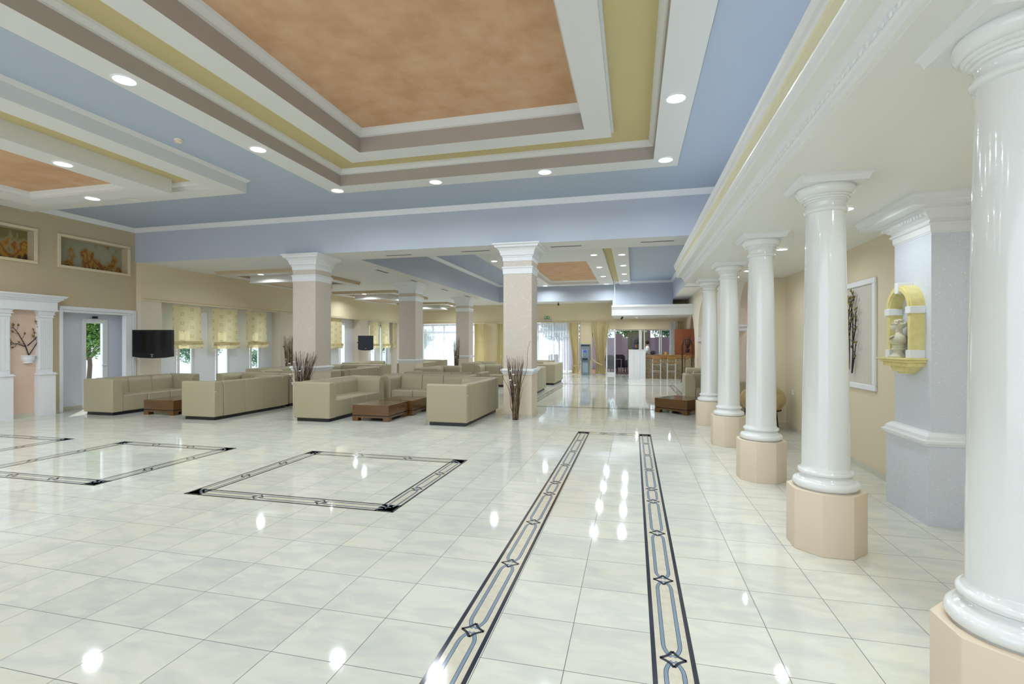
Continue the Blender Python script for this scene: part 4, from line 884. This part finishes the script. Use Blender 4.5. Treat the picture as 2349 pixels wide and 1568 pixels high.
# ------------------------------------------------------------------ bar
cx0, cx1 = xf(1403, 21.8), XA
b = MB(); b.box(cx0, 21.8, 2.74, cx1, YF, 3.16); b.box(cx0-.03, 21.77, 3.10, cx1, 21.8, 3.19); b.box(cx0-.03, 21.77, 3.10, cx0, YF, 3.19); b.box(cx0-.012, 21.788, 3.03, cx1, 21.8, 3.05); b.box(cx0-.012, 21.788, 2.74, cx1, 21.8, 2.77)
o = b.build('bar_canopy', 'white paint', bevel=.006); tag(o, 'white boxed canopy hung over the bar counter', 'canopy')
b = MB(); b.tube([(xf(1410, 21.9), 21.95, 3.19), (xf(1410, 21.9), 21.95, ZC)], .012, 6); tag(b.build('hanging_rod', 'white paint'), 'thin white rod from the high ceiling down to the bar canopy', 'rod')
o = empty('spotlight', (xf(1427, 22.3), 22.3, 2.74)); tag(o, 'small dark swivelling spotlight under the bar canopy', 'spotlight'); MB().tube([(0, 0, 0), (0, 0, -.05)], .008).build('stem', 'black plastic', o); MB().tube([(.03, 0, -.04), (-.04, -.03, -.13)], .035, 10).build('head', 'black plastic', o)
lamps([(xf(1460, 23.2), 23.2), (xf(1461, 23.9), 23.9), (1.6, 23.4)], 2.74, .04, LAMP_W*.35, 'hidden spot in the bar canopy', 'tiny spots under the bar canopy', ['front tiny spot light under the bar canopy', 'rear tiny spot light under the bar canopy'])
b = MB(); x0_, x1_ = xf(1442, 22.2), xf(1481, 22.2)
bp = tag(empty('bar_pedestal', ((x0_+x1_)/2, 22.45, 0)), 'tall white panelled block at the left end of the bar', 'pedestal'); w = (x1_-x0_)/2
for k in range(3): MB().box(-w+2*w*k/3*1.0+.002 if k else -w, -.25, 0, -w+2*w*(k+1)/3-.002, .25, 1.24).build('panel', 'white paint', bp)
MB().box(-w-.015, -.27, 1.24, w+.015, .27, 1.265).build('top_slab', 'white paint', bp, bevel=.004)
xe = 3.4
cb = tag(empty('bar_counter', (x1_+.01, 22.5, 0)), 'long bar counter with mottled stone front and wooden top band', 'bar counter'); L_ = xe-x1_-.01
MB().box(0, 0, 0, L_, .12, .88).build('stone_front', 'marble front', cb); MB().box(0, -.03, .88, L_, .5, 1.035).build('wooden_top', 'bar wood', cb, bevel=.006)
b = MB()
# bar stools
st0 = None
for px, lb in ((1506, 'bar stool with wooden back, left of the two'), (1540, 'bar stool with wooden back, right of the two')):
    if st0 is None:
        st0 = o = empty('bar_stool'); w = .165
        for sx in (-1, 1):
            MB().tube([(sx*w, -.17, 0), (sx*w, -.17, .88)], .016, 8).build('leg', 'aluminium', o); MB().tube([(sx*w, .17, 0), (sx*w, .17, .70)], .016, 8).build('leg', 'aluminium', o)
        MB().tube([(-w, -.17, .36), (w, -.17, .36)], .012).build('footrest', 'aluminium', o); MB().tube([(-w, .17, .3), (w, .17, .3)], .012).build('rail', 'aluminium', o); MB().tube([(-w, -.17, .62), (w, -.17, .62)], .012).build('rail', 'aluminium', o)
        MB().box(-w-.02, -.2, .70, w+.02, .2, .74).build('seat', 'bar wood', o, bevel=.01); MB().box(-w-.02, -.2, .86, w+.02, -.16, .98).build('backrest', 'bar wood', o, bevel=.01)
    else: o = copy_tree(st0)
    o.location = (xf(px, 22.1), 22.1, 0); tag(o, lb, 'bar stool', 'stools at the bar counter')
# things on the bar
o = empty('cactus_sculpture', (xf(1459, 22.4), 22.4, 1.265)); tag(o, 'dark twisted decorative plant sculpture on the white bar block', 'sculpture')
MB().box(-.09, -.07, 0, .09, .07, .07).build('base', 'dark wicker', o); b = MB(); rn = random.Random(3)
for k in range(46):
    t = rn.random()*2*PI; r = .03+.12*rn.random(); b.tube([(0, 0, .10+.1*rn.random()), (r*.7*math.cos(t), r*.4*math.sin(t), .36+.1*rn.random()), (r*math.cos(t), r*.6*math.sin(t), .12+.25*rn.random())], [.012, .01, .005], 5)
b.ball((0, 0, .36), .09, 12, 8, 0, (1.1, .8, .7)); b.build('fronds', 'smoked', o); MB().tube([(0, -.02, .07), (0, -.02, .22)], .035, 10).build('amber_stem', 'bar wood', o)
o = MB().lathe([(.05, 0), (.055, .01), (.05, .12), (.03, .125)], seg=20).build('yellow_tub', 'yellow thing'); o.location = (xf(1527, 22.65), 22.65, 1.035); tag(o, 'yellow round tub on the bar counter', 'tub')
o = empty('coffee_maker', (xf(1497, 22.75), 22.75, 1.035)); tag(o, 'dark blue appliance on the bar next to the barman', 'appliance'); MB().box(-.09, -.08, 0, .09, .08, .17).build('body', 'navy plastic', o, bevel=.03); b = MB(); b.tube([(.09, 0, .03), (.14, 0, .05), (.14, 0, .12), (.09, 0, .14)], .012); b.build('handle', 'navy plastic', o)
gl0 = None
for px, lb in ((1512, 'clear tumbler on the bar, left of the pale cups'), (1519, 'clear tumbler on the bar beside the yellow tub'), (1507, 'clear tumbler right of the dark blue appliance')):
    if gl0 is None: gl0 = o = MB().lathe([(.028, 0), (.035, .12), (.032, .12), (.026, .01)], seg=16).build('tumbler', 'window glass')
    else: o = gl0.copy(); COL.objects.link(o)
    o.location = (xf(px, 22.8), 22.8, 1.035); tag(o, lb, 'glass', 'tumblers on the bar')
o = empty('rack_chair', (xf(1485, 23.0), 22.98, 0)); o.name = 'dish_rack'; o.location.z = 1.035; tag(o, 'small dark wire rack on the bar beside the barman', 'rack'); b = MB()
for k in range(5): b.tube([(-.09+.045*k, 0, 0), (-.09+.045*k, 0, .16)], .006)
b.tube([(-.09, 0, .16), (.09, 0, .16)], .007); b.tube([(-.09, 0, .01), (.09, 0, .01)], .007); b.build('wires', 'dark iron', o)
# wooden cabinet behind the arch with dried branches
T = tag(empty('bar_cabinet', (xf(1575, 24.3)+.25, 24.3, 0)), 'tall orange-brown wooden cabinet behind the right end of the bar', 'cabinet')
MB().box(-.78, -.02, 0, 1.2, .2, 2.2).build('carcass', 'cabinet wood', T)
for k in range(3): MB().box(-.77+.66*k, -.035, .1, -.13+.66*k, -.02, 2.17).build('door', 'cabinet wood', T)
# planter stand of wrought iron
T = tag(empty('wrought_iron_stand', (xf(1577, 20.2), 20.2, 0)), 'tall dark wrought-iron plant stand in front of the bar', 'plant stand')
b = MB(); w = .19
for sx in (-1, 1):
    for sy in (-1, 1):
        b.tube([(sx*w*1.1, sy*w*1.3, 0), (sx*w, sy*w, .3), (sx*w, sy*w, 1.45), (sx*w*.55, sy*w*.55, 1.66), (0, 0, 1.69)], .014, 6)
b.build('frame', 'dark iron', T); b = MB()
for z_ in (.3, 1.18): 
    b.tube([(-w, -w, z_), (w, -w, z_), (w, w, z_), (-w, w, z_), (-w, -w, z_)], .012, 6)
for sx in (-1, 1): b.tube([(sx*w*.6, -w, .3), (sx*w*.6, -w, 1.0), (0, -w, 1.12), (-sx*w*.6, -w, 1.0)], .010, 6)
b.tube([(w*.3*math.cos(t/2), -w, .38+.05*math.sin(t/2)) for t in range(13)], .008, 5); b.build('scrollwork', 'dark iron', T)
MB().box(-w, -w, 1.175, w, w, 1.19).build('shelf', 'dark iron', T)
T = tag(empty('dried_arrangement', (xf(1577, 20.2), 20.2, 1.19)), 'dark dried branches in a pot on the wrought-iron stand', 'plant'); rn = random.Random(5)
MB().lathe([(.06, 0), (.08, .06), (.07, .12), (.05, .13)], seg=16).build('pot', 'dark wicker', T); b = MB()
for k in range(26): t = rn.random()*2*PI; r = .1+.2*rn.random(); b.tube([(0, 0, .1), (r*.5*math.cos(t), r*.5*math.sin(t), .3+.15*rn.random()), (r*math.cos(t), r*math.sin(t), .42+.28*rn.random())], [.006, .004, .002], 5)
b.build('branches', 'twig dark', T)

# barman: continuous body, clothing as child
def skin_fig(name, J, E_, parent, m, sub=1):
    me = bpy.data.meshes.new(name); me.from_pydata([j[0] for j in J], E_, []); me.materials.append(MATS[m])
    o = bpy.data.objects.new(name, me); COL.objects.link(o); o.parent = parent
    md = o.modifiers.new('skin', 'SKIN'); md.use_smooth_shade = True
    sv = me.skin_vertices[0] if len(me.skin_vertices) else None
    if sv is None: return o
    for i, j in enumerate(J): sv.data[i].radius = j[1]; sv.data[i].use_root = (i == 0)
    o.modifiers.new('sub', 'SUBSURF').levels = sub; o.modifiers['sub'].render_levels = 2; return o
T = tag(empty('person', (xf(1485, 23.6), 23.6, 0), -PI/2), 'person with short dark hair and white shirt standing behind the bar, head turned left', 'person')
def addskin(me):
    bm = bmesh.new(); bm.from_mesh(me); bm.verts.layers.skin.verify(); bm.to_mesh(me); bm.free()
def fig(name, J, E_, m, parent):
    me = bpy.data.meshes.new(name); me.from_pydata([j[0] for j in J], E_, [])
    bm = bmesh.new(); bm.from_mesh(me); ly = bm.verts.layers.skin.verify(); bm.verts.ensure_lookup_table()
    for i, v in enumerate(bm.verts): v[ly].radius = J[i][1]; v[ly].use_root = (i == 0)
    bm.to_mesh(me); bm.free(); me.materials.append(MATS[m]); o = bpy.data.objects.new(name, me); COL.objects.link(o); o.parent = parent
    o.modifiers.new('skin', 'SKIN').use_smooth_shade = True; s_ = o.modifiers.new('sub', 'SUBSURF'); s_.levels = 1; s_.render_levels = 2; return o
J = [((0, 0, .90), (.14, .11)), ((0, 0, 1.08), (.13, .10)), ((0, 0, 1.26), (.15, .11)), ((0, 0, 1.36), (.10, .08)), ((0, 0, 1.43), (.052, .055)), ((-.02, 0, 1.52), (.082, .072)), ((-.025, 0, 1.60), (.078, .072)),
     ((-.19, 0, 1.33), (.05, .05)), ((-.24, -.03, 1.08), (.04, .04)), ((-.22, -.22, .96), (.032, .032)), ((-.20, -.30, .97), (.036, .018)),
     ((.19, 0, 1.33), (.05, .05)), ((.24, -.03, 1.08), (.04, .04)), ((.20, -.22, .98), (.032, .032)), ((.18, -.30, .98), (.036, .018)),
     ((-.09, 0, .82), (.085, .09)), ((-.10, -.01, .46), (.058, .06)), ((-.10, .02, .08), (.042, .045)), ((-.10, -.1, .04), (.045, .03)),
     ((.09, 0, .82), (.085, .09)), ((.10, -.01, .46), (.058, .06)), ((.10, .02, .08), (.042, .045)), ((.10, -.1, .04), (.045, .03)),
     ((-.10, 0, 1.535), (.016, .016)), ((-.085, 0, 1.50), (.014, .02))]
Ed = [(0,1),(1,2),(2,3),(3,4),(4,5),(5,6),(3,7),(7,8),(8,9),(9,10),(3,11),(11,12),(12,13),(13,14),(0,15),(15,16),(16,17),(17,18),(0,19),(19,20),(20,21),(21,22),(5,23),(5,24)]
# five fingers on each hand
for base, sx in ((10, -1), (14, 1)):
    p = J[base][0]
    for k, (dx, ln) in enumerate(((-.026, .055), (-.009, .065), (.009, .06), (.025, .048))):
        i = len(J); J.append(((p[0]+dx, p[1]-.035, p[2]+.005), (.009, .009))); J.append(((p[0]+dx, p[1]-.035-ln, p[2]-.012), (.008, .008))); Ed += [(base, i), (i, i+1)]
    i = len(J); J.append(((p[0]-sx*.045, p[1]-.0, p[2]), (.010, .010))); J.append(((p[0]-sx*.06, p[1]-.035, p[2]-.005), (.009, .009))); Ed += [(base, i), (i, i+1)]
fig('body', J, Ed, 'skin', T)
fig('shirt', [((0, 0, .88), (.155, .125)), ((0, 0, 1.08), (.145, .115)), ((0, 0, 1.26), (.165, .125)), ((0, 0, 1.365), (.11, .09)), ((-.195, 0, 1.33), (.062, .062)), ((-.24, -.03, 1.10), (.052, .052)), ((.195, 0, 1.33), (.062, .062)), ((.24, -.03, 1.10), (.052, .052))], [(0,1),(1,2),(2,3),(3,4),(4,5),(3,6),(6,7)], 'shirt', T)
fig('trousers', [((0, 0, .90), (.15, .12)), ((-.09, 0, .80), (.095, .1)), ((-.10, -.01, .46), (.07, .07)), ((-.10, .02, .12), (.06, .06)), ((.09, 0, .80), (.095, .1)), ((.10, -.01, .46), (.07, .07)), ((.10, .02, .12), (.06, .06))], [(0,1),(1,2),(2,3),(0,4),(4,5),(5,6)], 'trousers', T)
b = MB(); b.ball((.0, 0, 1.60), .098, 16, 12, 0, (1.02, .98, .85)); b.ball((.045, 0, 1.56), .07, 12, 8, 0, (.8, 1.1, 1)); b.build('hair', 'hair', T)
b = MB(); 
for sy in (-1, 1): b.ball((-.093, sy*.032, 1.558), .009, 8, 6)
b.build('eyes', 'hair', T)

# ------------------------------------------------------------------ urn in its iron stand
T = tag(empty('clay_urn', (2.19, 9.37, 0)), 'big pointed clay urn standing in the alcove corner behind the middle column', 'urn')
pr = [(.02, .05), (.06, .12), (.20, .30), (.30, .40), (.355, .50), (.365, .57), (.33, .66), (.25, .73), (.17, .765), (.14, .775), (.14, .80), (.16, .81), (.165, .82), (.12, .82)]
MB().lathe(pr, seg=48).build('vessel', 'urn clay', T)
Tr = tag(empty('urn_stand', (2.19, 9.37, 0)), 'dark iron ring stand carrying the clay urn', 'stand'); b = MB()
b.tube([(.285*math.cos(t*PI/16), .285*math.sin(t*PI/16), .365) for t in range(33)], .012, 6)
b.build('ring', 'dark iron', Tr)
for k in range(3):
    t = k*2*PI/3+.5; MB().tube([(.285*math.cos(t), .285*math.sin(t), .365), (.33*math.cos(t), .33*math.sin(t), .0)], .011, 6).build('leg', 'dark iron', Tr)
o = empty('wall_socket', (XR, yl(1819, XR), 1.5-.0)); o.location.z = place(1819, X=XR, py=900).z; tag(o, 'small white socket on the right wall near the alcove corner', 'socket'); MB().box(-.012, -.04, -.04, 0, .04, .04).build('plate', 'white paint', o, bevel=.003); b = MB(); b.box(-.015, -.014, -.018, -.012, .014, .018); b.build('insert', 'frame white', o)

# ------------------------------------------------------------------ twig bundles
def twigs(x, y, lb, H, spread, rb, n, seed, flowers=6, curly=2, lean=(0, 0), flare=1.0):
    rn = random.Random(seed); T = tag(empty('twig_bundle', (x, y, 0)), lb, 'dried twigs', 'dried twig bundles by the pillars'); b = MB(); bd = MB()
    for k in range(n):
        t = rn.random()*2*PI; r0 = rb*math.sqrt(rn.random()); r1 = spread*math.sqrt(rn.random())**.9; h = H*(.82+.18*rn.random()) if rn.random() < .8 else H*(.5+.4*rn.random())
        a0 = (r0*math.cos(t), r0*math.sin(t)); tt = t+rn.uniform(-.5, .5); pts = []
        for i in range(6):
            u = i/5; q = u**1.7*flare+(1-flare)*u; rr = r0*(1-q)+r1*q
            pts.append((rr*math.cos(t*(1-u)+tt*u)+lean[0]*q+rn.uniform(-.006, .006), rr*math.sin(t*(1-u)+tt*u)+lean[1]*q+rn.uniform(-.006, .006), h*u))
        (b if rn.random() < .6 else bd).tube(pts, [.0055, .005, .0045, .004, .003, .002], 5)
    b.build('pale_twigs', 'twig', T); bd.build('dark_twigs', 'twig dark', T)
    if curly:
        b = MB()
        for k in range(curly):
            s = 1 if k % 2 else -1; pts = [(s*.02, -.03, .1)]
            for i in range(1, 13): u = i/12; pts.append((s*(.02+spread*1.5*u+.03*math.sin(u*11+k)), -.05+.02*math.sin(u*7), .1+(H*(1.22 if s > 0 else .95)-.1)*u))
            b.tube(pts, [.006*(1-.6*i/12) for i in range(13)], 5)
        b.build('curled_branch', 'twig dark', T)
    for k in range(flowers):
        t = rn.random()*2*PI; u = .45+.5*rn.random(); r = spread*u*1.15; p = (r*math.cos(t)*1.1, -abs(r*math.sin(t))-.02, H*u)
        b = MB(); b.tube([(0, 0, max(p[2]-.45, .05)), p], .002, 4)
        for j in range(4): q = j*PI/2+rn.random(); b.ball((p[0]+.012*math.cos(q), p[1]+.012*math.sin(q), p[2]+.008), .014, 8, 5, 0, (1, 1, .8))
        b.build('blossom', 'blossom' if rn.random() < .8 else 'dry leaf', T)
    return T
p = place(1183, Y=9.5); twigs(p.x, 9.5, 'bundle of dried twigs standing before the walkway pillar', 1.28, .20, .065, 76, 11, 4, 2)
p = place(697, Y=9.3); twigs(p.x-.05, 9.3, 'wide spray of dried grass twigs before the left pillar, rising behind the front sofa', 1.36, .30, .06, 130, 12, 9, 0, (.08, 0))
p = place(665, Y=13.2); 
twigs(XW+.36, yl(663, XW+.36), 'tall dark twig bundle against the window pier, left of the second pillar', 1.83, .20, .10, 90, 13, 5, 0, (0, 0), .6)
twigs(xf(1047, 20.0), 20.0, 'tall narrow twig bundle beside the farthest lounge pillar', 1.82, .15, .08, 80, 14, 7, 0, (0, 0), .5)

# ------------------------------------------------------------------ outside
b = MB(); b.box(-60, -30, -.4, 40, 70, -.16); st(b.build('floor_outside', ['paving']))
def foliage(c, r, n, sz, rnd, mb):
    for k in range(n):
        v = Vector((rnd.gauss(0, 1), rnd.gauss(0, 1), rnd.gauss(0, 1))).normalized()*(rnd.random()**.4); p = Vector(c)+Vector((v.x*r[0], v.y*r[1], v.z*r[2]))
        d = Vector((rnd.uniform(-1, 1), rnd.uniform(-1, 1), rnd.uniform(-.6, .6))).normalized(); e = d.cross(Vector((rnd.uniform(-1, 1), rnd.uniform(-1, 1), 1))).normalized()
        mb.add([p-d*sz, p+e*sz*.45, p+d*sz, p-e*sz*.45], [(0, 1, 2, 3)])
def tree(name, x, y, h, r, lb, seed, m='leaf green', n=1800, sz=.09, group=None):
    rnd = random.Random(seed); T = tag(empty(name, (x, y, -.16)), lb, 'tree' if name == 'tree' else 'shrub', group); b = MB()
    b.tube([(0, 0, 0), (.06, .03, h*.35), (-.04, .05, h*.7)], [.07, .055, .03], 8)
    for k in range(5): t = k*1.3; b.tube([(0, .03, h*.4), (math.cos(t)*r*.4, math.sin(t)*r*.4, h*.62), (math.cos(t)*r*.7, math.sin(t)*r*.7, h*.8)], [.035, .025, .01], 6)
    b.build('trunk', 'bark', T); b = MB()
    for k in range(9): t = k*2.4; q = r*.55*math.sqrt(k/9); foliage((q*math.cos(t), q*math.sin(t), h*.72+h*.12*math.sin(k)), (r*.6, r*.6, h*.2), n//9, sz, rnd, b)
    b.build('foliage', m, T, fix=False); return T
tree('tree', XL-3.2, 10.9, 3.0, 1.4, 'leafy green tree outside the glazed grey door', 21, 'leaf green', 11000, .05)
for k, (x, y, h, lb) in enumerate(((-15.4, 14.6, 2.2, 'dense shrub outside, seen under the first cream blind'), (-15.0, 17.8, 1.5, 'small shrub outside, seen under the second cream blind'), (-15.2, 20.5, 1.6, 'small shrub outside, seen under the third cream blind'), (-14.6, 26.5, 2.6, 'green shrub outside the rear lounge windows'), (-14.8, 33, 2.8, 'green tree beyond the rear lounge windows'))):
    tree('shrub', x, y, h, 1.0, lb, 30+k, 'leaf teal' if k < 3 else 'leaf green', 6500, .045, 'shrubs outside the window wall')
b = MB(); b.box(-19.5, -5, -.16, -19.3, 40, 1.3); st(b.build('wall_garden', ['outdoor wall']))
o = empty('garden_bench', (XL-2.6, 9.6, -.16)); tag(o, 'pale slatted bench outside the glazed grey door', 'bench')
b = MB()
for k in range(3): b.box(-.5, -.2+.14*k, .44, .5, -.1+.14*k, .47)
b.build('seat', 'aluminium', o)
for sx in (-.42, .42):
    for sy in (-.16, .16): MB().box(sx-.02, sy-.02, 0, sx+.02, sy+.02, .44).build('leg', 'aluminium', o)
# terrace beyond the far doors
b = MB(); b.box(-3.2, YF+.25, -.16, 6, YF+8.5, -.02); st(b.build('floor_terrace', ['brown tile']))
b = MB(); b.box(-4.4, YF+6.4, -.16, 6, YF+6.6, 1.9); b.box(xf(1410, 29.2), 29.2, -.1, xf(1427, 29.2), 29.3, 2.1); b.box(xf(1484, 28.6), 28.6, -.1, xf(1492, 28.6), 28.7, 3.0); b.box(xf(1502, 29), 29.0, -.1, xf(1535, 29), 29.1, 1.9); st(b.build('wall_terrace', ['mauve wall']))
b = MB(); b.box(-3.4, YF+.25, 2.95, 6, YF+6.2, 3.05); st(b.build('ceiling_terrace', ['mauve wall']))
b = MB(); [b.box(x_, YF+6.1, -.1, x_+.1, YF+6.2, 2.95) for x_ in (-3.4, -.2, 2.9, 5.8)]; st(b.build('trim_17', ['frame white']))
x0_ = xf(1440, 28); b = MB(); b.box(x0_, 28.0, -.02, x0_+1.1, 28.06, 2.15); b.box(x0_, 27.96, 2.1, x0_+1.1, 28.0, 2.18); st(b.build('wall_screen', ['green panel']))
o = MB().box(xf(1450, 27.95), 27.92, 1.0, xf(1469, 27.95), 27.95, 1.85).build('wall_picture', 'smoked'); tag(o, 'grey square picture on the terrace screen behind the bar block', 'picture')
for k, (x, y, lb, m_) in enumerate(((-2.6, YF+9.4, 'flowering hedge tree seen through the sliding doors', 'leaf green'), (-.1, YF+9.6, 'leafy tree with red blossom beyond the sliding doors', 'leaf green'), (2.4, YF+9.6, 'leafy tree seen over the bar through the glass', 'leaf teal'), (4.9, YF+9.8, 'leafy tree behind the right part of the bar glass', 'leaf teal'), (-5.1, YF+9.5, 'pale tree behind the sheer curtain', 'leaf teal'))):
    T_ = tree('tree', x, y, 4.4, 1.35, lb, 50+k, m_, 12000, .085, 'trees beyond the terrace')
    if k == 1:
        b = MB(); foliage((0, -.3, 2.5), (1.0, .8, .6), 110, .05, random.Random(8), b); b.build('red_blossom', 'red flower', T_, fix=False)
wc0 = None
for x, y, r_, lb in ((xf(1400, 26.2), 26.2, .4, 'dark armchair outside, behind the closed glass leaf'), (xf(1424, 27.65), 27.65, 2.9, 'dark armchair outside in the open doorway'), (xf(1268, 27.5), 27.5, 0, 'dark armchair outside, seen through the sheer curtain')):
    if wc0 is None:
        wc0 = o = empty('wicker_armchair')
        MB().box(-.3, -.3, .25, .3, .3, .42).build('seat', 'dark wicker', o, bevel=.02); MB().prism([(-.3, .3), (-.3, .85), (-.2, .95), (.2, .95), (.3, .85), (.3, .3)], 'y', .22, .3).build('backrest', 'dark wicker', o, bevel=.015)
        for s in (-1, 1): MB().box(s*.3, -.3, .25, s*.24, .25, .64).build('arm', 'dark wicker', o, bevel=.015)
        for sx in (-1, 1):
            for sy in (-1, 1): MB().box(sx*.28, sy*.28, 0, sx*.24, sy*.24, .26).build('leg', 'dark wicker', o)
    else: o = copy_tree(wc0)
    o.location = (x, y, -.02); o.rotation_euler = (0, 0, r_); tag(o, lb, 'armchair', 'dark armchairs on the terrace')
o = empty('terrace_table', (xf(1413, 26.9), 26.93, -.02)); tag(o, 'dark table outside between the dark armchairs', 'table'); MB().box(-.32, -.32, .70, .32, .32, .74).build('tabletop', 'smoked', o)
for sx in (-1, 1):
    for sy in (-1, 1): MB().box(sx*.30, sy*.30, 0, sx*.26, sy*.26, .70).build('leg', 'smoked', o)

# pieces that belong to a part go one level deeper
SUB = {'stud': 'arm', 'screen': 'casing', 'badge': 'casing', 'round_emblem': 'cabinet', 'yellow_mark': 'cabinet', 'button': 'cabinet', 'lettering': 'cabinet', 'top_display': 'cabinet', 'coin_tray': 'cabinet',
       'lower_door': 'pedestal', 'pictogram': 'panel', 'keystone': 'arch_frame', 'impost_block': 'arch_frame', 'base_block': 'arch_frame', 'slats': 'frame', 'draped_sash': 'head_and_shoulders', 'hair': 'head_and_shoulders', 'tieback': 'cloth',
       'eyes': 'body', 'amber_stem': 'base', 'door_handle': 'door_frame'}
tops = [o for o in bpy.data.objects if o.parent is None]; kids = {}
for o in bpy.data.objects:
    if o.parent: kids.setdefault(o.parent, []).append(o)
for t in tops:
    ch = kids.get(t, [])
    for c in ch:
        want = SUB.get(c.name.split('.')[0])
        if not want: continue
        for p in ch:
            if p is not c and p.name.split('.')[0] == want: c.parent = p; break
